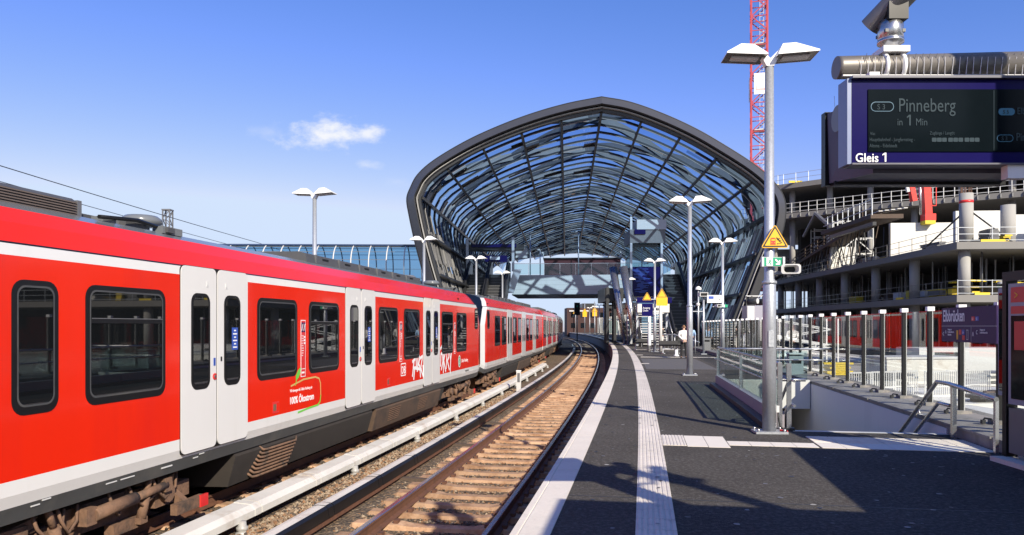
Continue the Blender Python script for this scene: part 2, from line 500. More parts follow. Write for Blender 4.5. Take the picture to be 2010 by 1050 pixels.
tile(1.447, 1.69, 9.29, 10.16); tile(1.697, 1.945, 9.27, 10.15)
for k in range(4): tile(1.955 + k * .26, 1.955 + (k + 1) * .26 - .006, 9.46, 9.78)
for k in range(7): tile(3.02 + k * .272, 3.02 + (k + 1) * .272 - .006, 9.44, 9.85)
for k in range(8): tile(1.3 + k * .43, 1.3 + (k + 1) * .43 - .006, 35.1, 35.5)
tile(1.16, 1.46, 29.0, 29.3); tile(1.16, 1.5, 37.6, 37.9)
for k in range(7): tile(1.3 + k * .5, 1.3 + (k + 1) * .5 - .006, 46, 46.7)
tile(2.96, 4.94, SA - .10, SA - .01, LTG)
tag(g.build('paving_tiles'), kind='structure')
g = B()
for s in (6.48, 12.3, 19.4, 24.0): sweep(g, [(.29, .002), (.29, -.02), (.855, -.02), (.855, .002)], s, s + .012, DKGREY, .5)
for s in (6.48,): sweep(g, [(1.155, .002), (1.155, -.02), (4.9, -.02), (4.9, .002)], s, s + .012, DKGREY, .5)
tag(g.build('paving_joints'), kind='structure')
LTASPH = mat('worn_asphalt', (.105, .10, .098), .85, var=.4, scale=60, bump=.3, bscale=150)
g = B(); sweep(g, [(1.25, .003), (1.25, -.02), (3.6, -.02), (3.6, .003)], 25.5, 33.6, LTASPH, 2.)
tag(g.build('pavement_patch'), kind='structure')

# left platform beyond the train
g = B()
sweep(g, [(-7.62, 0), (-7.62, -4.3), (-13.5, -4.3), (-13.5, 0)], S0, S1, ASPH, 2.)
sweep(g, [(-7.6, .004), (-7.6, -.12), (-7.9, -.12), (-7.9, .004)], S0, S1, EDGE, 2.)
tag(g.build('platform'), kind='structure')

# stairs down under the platform
g = B()
g.prism([(2.87, -.52), (4.92, -.52), (4.92, .16), (2.87, .16)], lambda a, b, t: pos(t, a, b), SB - .06, SB + .1, CONCW)
tag(g.build('lintel'), kind='structure')
g = B()
for k in range(17):
    a = SA + k * .29
    sweep(g, [(2.86, -.17 * (k + 1)), (2.86, -4.2), (4.93, -4.2), (4.93, -.17 * (k + 1))], a, a + .29, CONC, .3)
tag(g.build('stairs'), kind='structure')
g = B()
sweep(g, [(2.86, -2.9), (2.86, -4.2), (4.93, -4.2), (4.93, -2.9)], SA + 17 * .29, 32, CONC, 2.)
g.prism([(2.86, -4), (4.93, -4), (4.93, -.5), (2.86, -.5)], lambda a, b, t: pos(t, a, b), 31, 31.2, CONC)
tag(g.build('underpass_floor'), kind='structure')

# ------------------------------------------------------------------ tracks
RAIL_T = -.95


def rail_b(dc, s0, s1):
    b = B(); z = RAIL_T
    h = .036; pr = [(dc - h, z - .008), (dc - h + .008, z), (dc + h - .008, z), (dc + h, z - .008), (dc + h, z - .038), (dc + .010, z - .05), (dc + .010, z - .135), (dc + .07, z - .152), (dc + .07, z - .165), (dc - .07, z - .165), (dc - .07, z - .152), (dc - .010, z - .135), (dc - .010, z - .05), (dc - h, z - .038)]
    mt = [RUST] * 14; mt[0] = mt[1] = mt[2] = RAILTOP
    sweep(b, pr, s0, s1, RUST, 1.2, mats=mt); return b


def sleeper_b(dc, s):
    b = B(); z = RAIL_T - .165
    # concrete tie: full rail seats, waisted and lower in the middle
    st = [(-1.22, .11, -.035), (-1.17, .125, .0), (-.55, .125, .0), (-.40, .11, -.025), (.40, .11, -.025), (.55, .125, .0), (1.17, .125, .0), (1.22, .11, -.035)]
    t, la = tan_(s), lat(s); o = pos(s, dc, z); vs = []
    for (x, w, dz) in st:
        wv = w * random.uniform(.93, 1.05)
        for (sy, zz) in ((-wv - .03, -.16), (-wv * .8, dz), (wv * .8, dz), (wv + .03, -.16)):
            vs.append(o + la * x + t * sy + Vector((0, 0, zz + random.uniform(-.006, .006))))
    fs = []
    for i in range(len(st) - 1):
        for j in range(3): fs.append((i * 4 + j, i * 4 + j + 1, i * 4 + 5 + j, i * 4 + 4 + j))
    fs += [(0, 1, 2, 3), tuple(len(vs) - 4 + q for q in (3, 2, 1, 0))]
    b.add(vs, fs, SLEEP)
    for rx in (-.7175, .7175):        # rail fastenings
        for sx_ in (-.115, .115):
            b.box(None, (.06, .11, .05), RUST, M=Matrix.Translation(o + la * (rx + sx_) + Vector((0, 0, .02))) @ Matrix.Rotation(-head(s), 4, 'Z'))
    return b


def track(dc, label, s0, s1, sl0, n):
    t = thing('railway_track', label, 'track', pos(s0, dc, RAIL_T))
    for r in (-.7175 - .036, .7175 + .036): rail_b(dc + r, s0, s1).build('rail', t, True)
    rest = B()
    for k in range(n):
        s = sl0 + k * .6
        b = sleeper_b(dc, s)
        if k < 99: b.build('sleeper', t, True)
        else:
            for f, mi in zip(b.f, b.m): pass
            o = len(rest.v); rest.v += b.v
            for f, mi in zip(b.f, b.m):
                rest.f.append(tuple(i + o for i in f)); rest.m.append(rest.slot(b.mats[mi])); rest.sm.append(False)
    if rest.v: tag(rest.build('far_sleepers', t, True), kind='stuff')
    return t


TD1, TD2 = -1.64, -5.94
track(TD1, 'rust-stained railway track beside the right platform with pale sleepers and two rails', S0, S1, 1.0, 190)
track(TD2, 'railway track the red train stands on, mostly hidden under its cars', S0, S1, 1.0, 90)


def conductor_rail(dc, sgn, s0, s1, label, white):
    """covered third rail: the white backed cover slopes away from its own track"""
    t = thing('conductor_rail', label, 'third rail', pos(s0, dc, RAIL_T))
    ss = frange(s0, s1, 1.85)
    for i in range(len(ss) - 1):
        if i > 44: break
        b = B(); a, e = ss[i] + .01, ss[i + 1] - .01
        P = [(-.15, .10), (.08, .085), (.15, .025), (.15, -.06), (.13, -.06), (.10, .02), (-.13, .055), (-.15, .03)]
        mt = [COVW, COVW, COVW, BLACK, BLACK, BLACK, BLACK, BLACK]
        if not white:
            P = [(-.15, .10), (.0, .09), (.04, .075), (.04, -.05), (.02, -.05), (.0, .02), (-.13, .055), (-.15, .03)]
            P = [(-.11, -.05), (-.11, .09), (-.05, .10), (.05, .095), (.085, .06), (.10, -.06), (.075, -.06), (-.09, .04)]
            mt = [COVW, COVW, COVW, BLACK, BLACK, BLACK, BLACK, BLACK]
        pr = [(dc + sgn * d, RAIL_T + z) for d, z in P]
        sweep(b, pr, a, e, COVW if white else BLACK, .95, mats=mt)
        # joint strap
        pj = [(dc + sgn * d * 1.03, RAIL_T + (z * 1.04 + .003)) for d, z in P]
        sweep(b, pj, e - .17, e - .03, COVW if white else BLACK, .2, mats=mt)
        b.build('cover', t, True)
    b = B(); x = -.02 if white else .045
    pr = [(dc + sgn * (x - .035), RAIL_T - .02), (dc + sgn * (x + .035), RAIL_T - .02), (dc + sgn * (x + .04), RAIL_T - .13), (dc + sgn * (x - .04), RAIL_T - .13)]
    sweep(b, pr, s0, s1, RUST, 1.2); b.build('power_rail', t, True)
    k = 0
    for s in frange(s0 + 1.2, s1, 3.7):
        if k > 40: break
        k += 1
        b = B(); p = pos(s, dc + sgn * (.17 if white else -.12), RAIL_T - .19)
        b.lathe(p, [(.0, .16), (.05, .155), (.055, .10), (.075, .085), (.075, .05), (.06, .04), (.085, .02), (.085, -.03)], CERAM, 10)
        b.bar(p + Vector((0, 0, .12)), p + lat(s) * (-sgn * .17 if white else sgn * .12) + Vector((0, 0, .12)), .05, .03, RUST)
        if not white: b.bar(p, p + lat(s) * .75 + Vector((0, 0, -.01)), .12, .07, TIMBER)
        b.build('insulator', t, True)
    return t


conductor_rail(-4.18, 1, 0.0, 46, 'third rail under broad white covers along the foot of the red train', True)
conductor_rail(-3.14, 1, 0.0, 100, 'third rail with black flank and thin white top between the two tracks', False)

# loose ballast stones, far too many to count
stn = B()
rs = random.Random(3)
base = [(1, 0, 0), (-1, 0, 0), (0, 1, 0), (0, -1, 0), (0, 0, 1), (0, 0, -1)]
fo = [(0, 2, 4), (2, 1, 4), (1, 3, 4), (3, 0, 4), (2, 0, 5), (1, 2, 5), (3, 1, 5), (0, 3, 5)]
STM = [mat('stone_brown', (.20, .135, .085), .95, var=.5, scale=11), mat('stone_dark', (.075, .058, .045), .95, var=.5, scale=11), mat('stone_tan', (.32, .245, .165), .95, var=.4, scale=11), mat('stone_rust', (.22, .115, .055), .95, var=.4, scale=11)]


def stones(n, s0, s1, d0, d1, z, r0, r1, wts, skip=None):
    for _ in range(n):
        s = s0 + (s1 - s0) * rs.random() ** 1.5; d = rs.uniform(d0, d1)
        if skip and skip(s, d): continue
        r = rs.uniform(r0, r1); a = rs.uniform(0, 6.28); ca, sa = math.cos(a), math.sin(a)
        p = pos(s, d, z + rs.uniform(-.2, .6) * r)
        vs = []
        for v in base:
            q = (v[0] * rs.uniform(.6, 1.2) + rs.uniform(-.3, .3), v[1] * rs.uniform(.6, 1.2) + rs.uniform(-.3, .3), v[2] * rs.uniform(.5, .9))
            vs.append((p[0] + r * (q[0] * ca - q[1] * sa), p[1] + r * (q[0] * sa + q[1] * ca), p[2] + r * q[2]))
        stn.add(vs, fo, rs.choices(STM, wts)[0])


def onsleeper(s, d):
    return abs(d - TD1) < 1.2 and abs(((s - 1.0 + .3) % .6) - .3) < .14


stones(15000, 4.5, 30, -4.06, -3.2, -1.14, .020, .042, (5, 2, 4, 2))
stones(9000, 4.5, 30, -2.98, -2.4, -1.18, .018, .036, (3, 6, 1, 1), onsleeper)
stones(15000, 4.5, 32, -2.75, -.3, -1.185, .018, .034, (4, 4, 2, 5), onsleeper)
stones(2500, 4.5, 24, -5.1, -4.3, -1.14, .02, .04, (3, 6, 1, 1))
tag(stn.build('ballast_stones'), kind='stuff')

# short cable marker post between the tracks
b = B(); p = pos(28.6, -3.55, -1.15)
b.box(p + Vector((0, 0, .42)), (.17, .12, .84), LTG, -head(28)); b.box(p + Vector((0, 0, .6)), (.10, .13, .36), MIDG, -head(28)); b.box(p + Vector((0, 0, .86)), (.19, .14, .04), SIGNW, -head(28))
tag(b.build('track_cabinet', loc=p), 'short pale trackside post between the two tracks beyond the first train', 'trackside post')

DUST2 = mat('dusty_shaded_brown', (.085, .052, .034), .85, var=.4, scale=4, col2=(.04, .03, .024), thr=(.5, .7))  # dust brown darkened to carry the shadow under the train
ACRIB = mat('grille_brown', (.13, .10, .085), .7, var=.2)
# ------------------------------------------------------------------ train cars (local: +y along travel, +x towards the camera side, z as world)
BP = [(.85, -.30), (1.34, -.30), (1.385, -.148), (1.42, -.035), (1.42, -.028), (1.42, .095), (1.42, .9), (1.42, 1.5), (1.42, 2.07), (1.412, 2.172), (1.392, 2.176), (1.378, 2.194), (1.29, 2.38), (1.17, 2.53), (1.13, 2.545), (.9, 2.63), (.5, 2.70), (.0, 2.72)]
BM = [SOLE, SOLE, WHITE, WHITE, WHITE, RED, RED, RED, WHITE, BLACK, BLACK, RED, RED, ROOFG, ROOFG, ROOFG, ROOFG]


def tend(z): return 1.15 * max(0, (z - 1.75)) ** 1.2 * 1.35


def side_plate(b, poly, x0, x1, m, top=None):
    """rounded plate on the flat side; poly in (t,z)"""
    n = len(poly)
    vs = [(x0, a, c) for a, c in poly] + [(x1, a, c) for a, c in poly]
    b.add(vs, [(i, (i + 1) % n, n + (i + 1) % n, n + i) for i in range(n)] + [tuple(range(n, 2 * n))], m)


def car_window(par, t0, t1, z0, z1, bar=None, r=.13):
    b = B()
    side_plate(b, rrect(t0, t1, z0, z1, r), 1.40, 1.426, BLACK)
    f = b.build('window', par)
    b = B()
    side_plate(b, rrect(t0 + .055, t1 - .055, z0 + .075, z1 - .055, r * .7), 1.41, 1.4285, PANE)
    b.build('pane', f)
    b = B(); o_ = rrect(t0 + .05, t1 - .05, z0 + .07, z1 - .05, r * .7); i_ = rrect(t0 + .068, t1 - .068, z0 + .088, z1 - .068, r * .62)
    n = len(o_); vs = [(1.4305, a, c) for a, c in o_] + [(1.4305, a, c) for a, c in i_]
    b.add(vs, [(i, (i + 1) % n, n + (i + 1) % n, n + i) for i in range(n)], SOLE)
    if bar: b.box((1.43, (t0 + t1) / 2, bar), (.008, t1 - t0 - .14, .045), BLACK); b.box((1.4345, (t0 + t1) / 2, bar + .028), (.004, t1 - t0 - .15, .008), MIDG)
    b.build('frame', f)
    return f


def car_door(par, t0, t1, near):
    mid = (t0 + t1) / 2; z0, z1 = -.10, 2.185
    d = B(); side_plate(d, rrect(t0 - .012, t1 + .012, z0 - .012, z1 + .008, .09), 1.40, 1.4235, BLACK)
    door = d.build('door', par)
    for (a, e, s) in ((t0, mid - .014, 1), (mid + .014, t1, -1)):
        b = B()
        pts = rrect(a, e, z0, z1, .085)
        side_plate(b, pts, 1.415, 1.432, WHITE)
        wa, we = (a + .20, e - .15) if s > 0 else (a + .15, e - .20)
        b.build('door_leaf', door)
        w = B(); side_plate(w, rrect(wa, we, .66, 1.86, .12), 1.43, 1.437, BLACK)
        side_plate(w, rrect(wa + .04, we - .04, .71, 1.82, .09), 1.43, 1.4395, PANE)
        w.build('door_window', door)
        if near:
            e2 = B(); e2.box((1.433, mid - s * .22, 2.0 - .02), (.006, .05, .07), LTG); e2.box((1.4345, mid - s * .22, 1.99), (.006, .035, .05), WHITE); e2.build('emergency_latch', door)
    if near:
        e2 = B(); M = Matrix.Translation((1.432, mid - .055, .80)) @ Matrix.Rotation(R_(90), 4, 'Y')
        ring = [(.042 * math.cos(q * math.pi / 8), .042 * math.sin(q * math.pi / 8)) for q in range(16)]
        e2.prism(ring, lambda a, c, t: (1.432 + t, mid - .06 + a, .80 + c), 0, .012, SIGNR)
        ring2 = [(a * .55, c * .55) for a, c in ring]
        e2.prism(ring2, lambda a, c, t: (1.432 + t, mid - .06 + a, .80 + c), 0, .018, STEEL)
        e2.build('door_button', door)
        e2 = B(); e2.box((1.4335, mid - .06, .99), (.004, .045, .10), BLUEST); e2.box((1.4335, mid + .10, 1.02), (.004, .035, .06), SIGNK); e2.build('door_sticker', door)
        # blue information poster inside the right leaf window
        e2 = B(); e2.box((1.4405, mid + .42, 1.28), (.003, .15, .30), BLUEST)
        for q in range(6): e2.box((1.4425, mid + .42, 1.39 - q * .045), (.002, .10 if q % 2 else .05, .018), SIGNW)
        e2.build('window_poster', door)
    return door


def bogie(par, tc, near):
    b = B()
    for s in (-1, 1):
        x = s * 1.02
        b.bar((x, tc - 1.75, -.62), (x, tc + 1.75, -.62), .14, .20, DUST)
        b.bar((x, tc - .55, -.52), (x, tc + .55, -.52), .22, .22, DUST)
    for a in (-.6, .6): b.bar((-1.0, tc + a, -.6), (1.0, tc + a, -.6), .22, .2, DUSTD)
    fr = b.build('bogie', par)
    for a in (-1.1, 1.1):
        w = B()
        for s in (-1, 1):
            cx = s * .72
            w.tube([(cx - .065, tc + a, -.545), (cx - .035, tc + a, -.545), (cx - .0349, tc + a, -.545), (cx + .065, tc + a, -.545)], .4, DUST, 28, radii=[.405, .405, .43, .43][::s])
        w.tube([(-.9, tc + a, -.545), (.9, tc + a, -.545)], .08, DUST, 10)
        w.build('wheelset', fr)
        x = B(); x.box((1.06, tc + a, -.56), (.26, .34, .30), DUST); x.tube([(1.18, tc + a, -.56), (1.26, tc + a, -.56)], .11, DUST, 12)
        x.bar((1.08, tc + a - .26, -.50), (1.08, tc + a + .26, -.42), .16, .10, DUST)
        x.build('axle_box', fr)
        for q in (-.30, .30):
            sp = B()
            pts = [(1.06 + .075 * math.cos(i * .8), tc + a + q + .075 * math.sin(i * .8), -.62 + i * .0075) for i in range(34)]
            sp.tube(pts, .016, DUST, 6); sp.tube([(1.06, tc + a + q, -.63), (1.06, tc + a + q, -.38)], .05, DUSTD, 10)
            sp.build('coil_spring', fr)
        dm = B()
        dm.tube([(1.24, tc + a * .55, -.74), (1.24, tc + a * .62, -.50)], .055, DUST, 10); dm.tube([(1.24, tc + a * .62, -.50), (1.24, tc + a * .70, -.28)], .036, DUST, 10)
        dm.box((1.2, tc + a * .55, -.76), (.16, .12, .07), DUST)
        dm.build('damper', fr)
    y = B(); y.tube([(1.28, tc - .2, -.50), (1.28, tc + .45, -.47)], .07, DUST, 12); y.tube([(1.28, tc + .45, -.47), (1.28, tc + 1.0, -.44)], .048, DUST, 12)
    y.box((1.22, tc - .25, -.50), (.18, .14, .18), DUST); y.box((1.22, tc + 1.02, -.44), (.18, .12, .16), DUST); y.build('yaw_damper', fr)
    c = B()
    for q in range(5 if near else 2):
        a = tc + random.uniform(-1.2, 1.2); l_ = random.uniform(.25, .6)
        c.tube([(1.22, a, -.30), (1.27, a + .05 * l_, -.45), (1.26, a + l_ * .4, -.60), (1.22, a + l_, -.52), (1.2, a + l_ * 1.1, -.36)], .018, DUST, 6)
    c.box((1.18, tc - .95, -.80), (.10, .5, .10), DUST); c.box((1.15, tc + .4, -.78), (.12, .4, .12), DUST)
    c.build('brake_hoses', fr)
    # wooden collector shoe beam with its red end
    k = B(); k.bar((1.28, tc + 1.15, -.78), (1.28, tc + 1.75, -.78), .09, .13, DUST); k.box((1.33, tc + 1.70, -.78), (.03, .16, .15), SIGNR); k.bar((1.28, tc + 1.4, -.78), (1.05, tc + 1.4, -.60), .10, .10, DUST)
    k.build('collector_shoe', fr)
    return fr


def make_car(label, s_a, s_b, length, cab_near, cab_far, wins, doors, slit, near, bog, roof):
    a = pos(*s_a) if isinstance(s_a, tuple) else pos(s_a, -5.94)
    e = pos(*s_b) if isinstance(s_b, tuple) else pos(s_b, -5.94); dv = e - a
    hd = math.atan2(dv.x, dv.y)
    t = thing('train_car', label, 'train car', (a.x, a.y, 0), -hd, 'cars of the red commuter train')
    b = B()
    prof = BP + [(-x, z) for x, z in BP[-2::-1]]
    mt = BM + BM[::-1]
    st = []
    if cab_near: st += [(0, .90, 1), (.30, .985, 1), (.62, 1, 1), (2.3, 1, 0)]
    else: st += [(0, .96, 0), (.12, 1, 0)]
    if cab_far: st += [(length - 2.3, 1, 0), (length - .62, 1, 2), (length - .30, .985, 2), (length, .90, 2)]
    else: st += [(length - .12, 1, 0), (length, .96, 0)]
    n = len(prof)
    for (y, sc_, cab) in st:
        for x, z in prof:
            yy = y
            if cab == 1: yy = y + tend(z) * (1 if y < .7 else .4)
            if cab == 2: yy = y - tend(z) * (1 if y > length - .7 else .4)
            zz = z + ((1 - sc_) * 1.3 if z < .1 else 0)
            b.v.append((x * sc_, yy, zz))
    for i in range(len(st) - 1):
        rim = (cab_near and i == 0) or (cab_far and i == len(st) - 2)
        for j in range(n - 1):
            k = b.slot((LTG if mt[j] in (RED, WHITE) else mt[j]) if rim else (ROOFD if cab_near and i == 1 and mt[j] is ROOFG else mt[j]))
            b.f.append((i * n + j, i * n + j + 1, (i + 1) * n + j + 1, (i + 1) * n + j)); b.m.append(k); b.sm.append(False)
        b.f.append((i * n, (i + 1) * n, (i + 1) * n + n - 1, i * n + n - 1)); b.m.append(b.slot(DUSTD)); b.sm.append(False)
    body = b.build('body', t)
    for i0 in (0, len(st) - 1):
        cab = cab_near if i0 == 0 else cab_far
        f = B(); ring = [b.v[i0 * n + j] for j in range(n)]
        low = [v for v in ring if v[2] < .9]; up = [v for v in ring if v[2] > .85]
        f.add(ring, [tuple(range(n))], PANE if cab else DUSTD)
        f.build('windscreen' if cab else 'end_wall', t)
    for w in wins: car_window(t, *w)
    for d0, d1 in doors: car_door(t, d0, d1, near)
    for (q0, q1) in slit:
        f = B(); side_plate(f, rrect(q0, q1, 1.35, 2.04, .10), 1.40, 1.427, BLACK); side_plate(f, rrect(q0 + .06, q1 - .06, 1.42, 1.98, .07), 1.41, 1.43, PANE); f.build('cab_window', t)
    for y in bog: bogie(t, y, near)
    # equipment boxes under the floor
    e2 = B()
    y0, y1 = bog[0] + 2.3, bog[1] - 2.3
    e2.prism([(1.30, -.30), (1.34, -.36), (1.22, -.78), (.4, -.80), (.4, -.30)], lambda p, q, tt: (p, tt, q), y0 + .15, y0 + (y1 - y0) * .48, DUSTD)
    e2.prism([(1.30, -.30), (1.34, -.36), (1.24, -.80), (.4, -.82), (.4, -.30)], lambda p, q, tt: (p, tt, q), y0 + (y1 - y0) * .5, y1 - .5, DUST2)
    e2.prism([(1.28, -.30), (1.3, -.36), (1.2, -.7), (.4, -.7), (.4, -.30)], lambda p, q, tt: (p, tt, q), y1 - .4, y1, DUSTD)
    e2.build('underfloor_box', t)
    if near:
        gr = B()
        for q in range(8):
            z = -.38 - q * .052; o = -.018 * q
            yA = y0 + .9 - q * .03
            gr.tube([(1.30 + o * .55, yA - .05, z + .06), (1.35 + o * .5, yA, z), (1.36 + o * .5, yA + .1, z - .01), (1.36 + o * .5, yA + 1.05, z - .02), (1.33 + o * .5, yA + 1.12, z + .03)], .019, DUST, 7)
        gr.build('resistor_grille', t)
        for q in range(2):
            v = B(); yv = y0 + (y1 - y0) * (.58 + .2 * q)
            for r in range(7): v.bar((1.325 - r * .011 + .006, yv, -.42 - r * .045), (1.325 - r * .011 + .006, yv + .75, -.42 - r * .045), .02, .014, DUST)
            v.build('vent_grille', t)
    # roof equipment
    for kind, ya, yb in roof:
        r = B()
        if kind == 'ac':
            r.prism([(.84, 2.55), (.84, 2.79), (.78, 2.83), (-.78, 2.83), (-.84, 2.79), (-.84, 2.55)], lambda p, q, tt: (p, tt, q), ya, yb, ROOFD)
            for q in range(9): r.bar((.85, ya + .1, 2.56 + q * .027), (.85, yb - .02, 2.56 + q * .027), .02, .012, ACRIB)
            r.box((.80, yb + .03, 2.70), (.10, .06, .22), MIDG)
            r.build('air_conditioner', t)
        elif kind == 'pod':
            r.prism([(.98, 2.55), (.94, 2.76), (.8, 2.80), (-.8, 2.80), (-.94, 2.76), (-.98, 2.55)], lambda p, q, tt: (p, tt, q), ya, yb, ROOFD)
            y = ya + .4
            while y < yb - .3:
                r.box((.955, y, 2.69), (.03, .05, .16), MIDG); r.box((.93, y + .45, 2.70), (.05, .28, .05), BLACK); y += 1.1
            r.build('roof_pod', t)
        elif kind == 'gear':
            for q in range(8):
                yy = random.uniform(ya, yb); r.box((random.uniform(.5, 1.0), yy, 2.66), (.15, random.uniform(.12, .4), random.uniform(.06, .16)), random.choice([ROOFD, ROOFG, MIDG]))
            r.tube([(.95, ya, 2.66), (.9, (ya + yb) / 2, 2.72), (.85, yb, 2.68)], .025, BLACK, 6)
            r.build('roof_cables', t)
        else:
            r.lathe((.30, ya, 2.68), [(.10, 0), (.10, .09), (.22, .10), (.26, .14), (.26, .19), (.20, .235), (.0, .245)], ROOFG, 20)
            r.build('antenna_dome', t)
    # gutter line details
    dt = B()
    if near:
        for y in (5.95, 11.05): dt.box((1.4215, y, 2.12), (.006, .14, .085), WHITE); dt.box((1.4245, y + .02, 2.12), (.004, .02, .06), MIDG)
    for y in (1.2, length - 3.2): dt.box((1.335, y, 2.30), (.03, .09, .05), BLACK)
    dt.box((1.425, 3.55 if near else 5, .03), (.008, .05, .07), BLACK)
    dt.build('body_fittings', t)
    return t


Wz = (.655, 1.865)
OFF = 6.0                                            # car 1: photo t = 0 is 6 m behind its near end
w1 = [(OFF - 3.6, OFF - 2.3, *Wz), (OFF - 2.2, OFF - .9, *Wz), (OFF + 1.74, OFF + 2.27, *Wz), (OFF + 2.62, OFF + 3.88, *Wz, 1.50), (OFF + 5.99, OFF + 7.27, *Wz), (OFF + 7.70, OFF + 8.97, *Wz, 1.50), (OFF + 11.10, OFF + 12.39, *Wz), (OFF + 12.84, OFF + 14.13, *Wz), (OFF + 16.28, OFF + 17.60, *Wz, 1.50), (OFF + 18.03, OFF + 19.40, *Wz)]
d1 = [(OFF - .75, OFF + .80), (OFF + 4.17, OFF + 5.71), (OFF + 9.28, OFF + 10.87), (OFF + 14.46, OFF + 16.06)]
car1 = make_car('red and white train car filling the left of the photo, with the eco power lettering', (-2.06, -5.816), (25.94, -5.92), 27.8, False, True, w1, d1,
                [(OFF + 20.62, OFF + 21.12)], True, (OFF + 3.1, OFF + 19.3),
                [('ac', OFF - 4, OFF + 3.2), ('gear', OFF + 3.4, OFF + 4.8), ('dome', OFF + 5.0, 0), ('pod', OFF + 8.6, OFF + 15.8), ('dome', OFF + 16.6, 0), ('dome', OFF + 19.2, 0), ('gear', OFF + 19.6, OFF + 20.4)])


def mirr(lst, ln): return [(ln - b_, ln - a_, *r_) for a_, b_, *r_ in lst]


base_w = [(a_ - OFF, b_ - OFF, *r_) for a_, b_, *r_ in w1 if a_ - OFF > 2.5]
base_d = [(a_ - OFF, b_ - OFF) for a_, b_ in d1 if a_ - OFF > 1]
w2 = mirr(base_w, 21.8); d2 = mirr(base_d, 21.8)
car2 = make_car('red train car behind the near one, its sloped silver-rimmed cab end facing the near car', 26.45, 48.2, 21.8, True, False, w2, d2, [(.68, 1.18)], False, (2.5, 18.7),
                [('gear', 2.6, 5), ('pod', 5.5, 12), ('dome', 13, 0), ('pod', 14, 19)])
wm, dm_ = [], []
for k in range(3):
    y = 2.3 + k * 6.4
    dm_.append((y + 1.2, y + 2.75))
    wm += [(y - 1.5, y - .25, *Wz), (y - .15 + .02, y + 1.1, *Wz), (y + 2.9, y + 4.1, *Wz)]
wm.append((19.3, 20.3, *Wz))
make_car('red train car second from the far end, in the curve beyond the cab car', 48.6, 69.0, 20.4, False, False, [w for w in wm if w[0] > .3 and w[1] < 20.2], dm_, [], False, (2.6, 17.8), [('pod', 4, 10), ('gear', 11, 16)])
make_car('farthest red train car, seen as a sliver where the train curves out of sight', 69.4, 91.0, 21.6, False, True, base_w, base_d, [(20.5, 21)], False, (2.6, 18.7), [('pod', 4, 12)])


def on_side(par, t, z, x=1.4225):          # text plane on the car side reading along +y
    return Matrix.Translation((x, t, z)) @ Matrix(((0, 0, 1, 0), (1, 0, 0, 0), (0, 1, 0, 0), (0, 0, 0, 1)))


def blob(b, pts, w, m, x=1.4235):
    """flat painted stroke on the car side, pts (t,z)"""
    for (p, q) in zip(pts[:-1], pts[1:]):
        dx, dz = q[0] - p[0], q[1] - p[1]; l_ = math.hypot(dx, dz) or 1
        nx, nz_ = -dz / l_ * w / 2, dx / l_ * w / 2; ex, ez = dx / l_ * w * .3, dz / l_ * w * .3
        c = [(p[0] + nx - ex, p[1] + nz_ - ez), (q[0] + nx + ex, q[1] + nz_ + ez), (q[0] - nx + ex, q[1] - nz_ + ez), (p[0] - nx - ex, p[1] - nz_ - ez)]
        off = random.uniform(0, .0012)
        b.add([(x + off, a, z) for a, z in c], [(0, 1, 2, 3)], m)


T0 = OFF
text_mesh('100% Ökostrom', .155, SIGNW, on_side(0, T0 + 7.0, .215), .86, name='eco_lettering', parent=car1, bold=.004)
text_mesh('Wir bewegen die S-Bahn Hamburg mit', .068, SIGNW, on_side(0, T0 + 7.02, .40), .76, name='eco_small_lettering', parent=car1)
lg = B()
arc = [(T0 + 7.05, .50), (T0 + 7.5, .575), (T0 + 7.95, .585), (T0 + 8.10, .55), (T0 + 8.16, .46), (T0 + 8.17, .25), (T0 + 8.14, .15), (T0 + 8.05, .10)]
blob(lg, arc[:4], .028, GOLD); blob(lg, arc[3:6], .03, GOLD); blob(lg, arc[5:], .032, LIME)
blob(lg, [(T0 + 8.08, .10), (T0 + 7.7, .085), (T0 + 7.3, .055)], .03, LIME)
blob(lg, [(T0 + 7.2, .50), (T0 + 7.25, .60)], .02, LIME)
lg.add([(1.4238, T0 + a, z) for a, z in ((7.22, .57), (7.32, .62), (7.39, .70), (7.40, .79), (7.30, .74), (7.22, .66))], [tuple(range(6))], LIME)
lg.build('eco_logo', car1)
for (ta, tz, sx_) in ((9.0 - .02, 0, 0),): pass


def side_sticker(t0, z0, z1, w=.17):
    b = B(); x = 1.4225
    b.box((x, t0 + w / 2, (z0 + z1) / 2), (.003, w, z1 - z0), SIGNW)
    b.box((x + .001, t0 + w / 2, (z0 + z1) / 2), (.003, w - .025, z1 - z0 - .025), SIGNR)
    for q in range(2):
        b.box((x + .002, t0 + w * (.28 + .44 * q), z1 - .12), (.003, w * .36, .16), NAVY); blob(b, [(t0 + w * (.28 + .44 * q) - .02, z1 - .17), (t0 + w * (.28 + .44 * q) + .02, z1 - .07)], .02, SIGNW, x + .004)
    for q in range(9):
        blob(b, [(t0 + .03, z1 - .26 - q * .04), (t0 + random.uniform(.07, .10), z1 - .26 - q * .04)], .012, SIGNW, x + .003)
        if q < 3: blob(b, [(t0 + .11, z1 - .28 - q * .05), (t0 + .15, z1 - .28 - q * .05)], .03, SIGNW, x + .003)
    blob(b, [(t0 + .02, z1 - .80), (t0 + w - .02, z1 - .80)], .01, SIGNW, x + .003); blob(b, [(t0 + .03, z1 - .86), (t0 + w - .05, z1 - .86)], .03, SIGNW, x + .003)
    return b.build('route_sticker', car1)


for tt in (7.40, 12.53, 17.73): side_sticker(T0 + tt, .62, 1.55, .17)
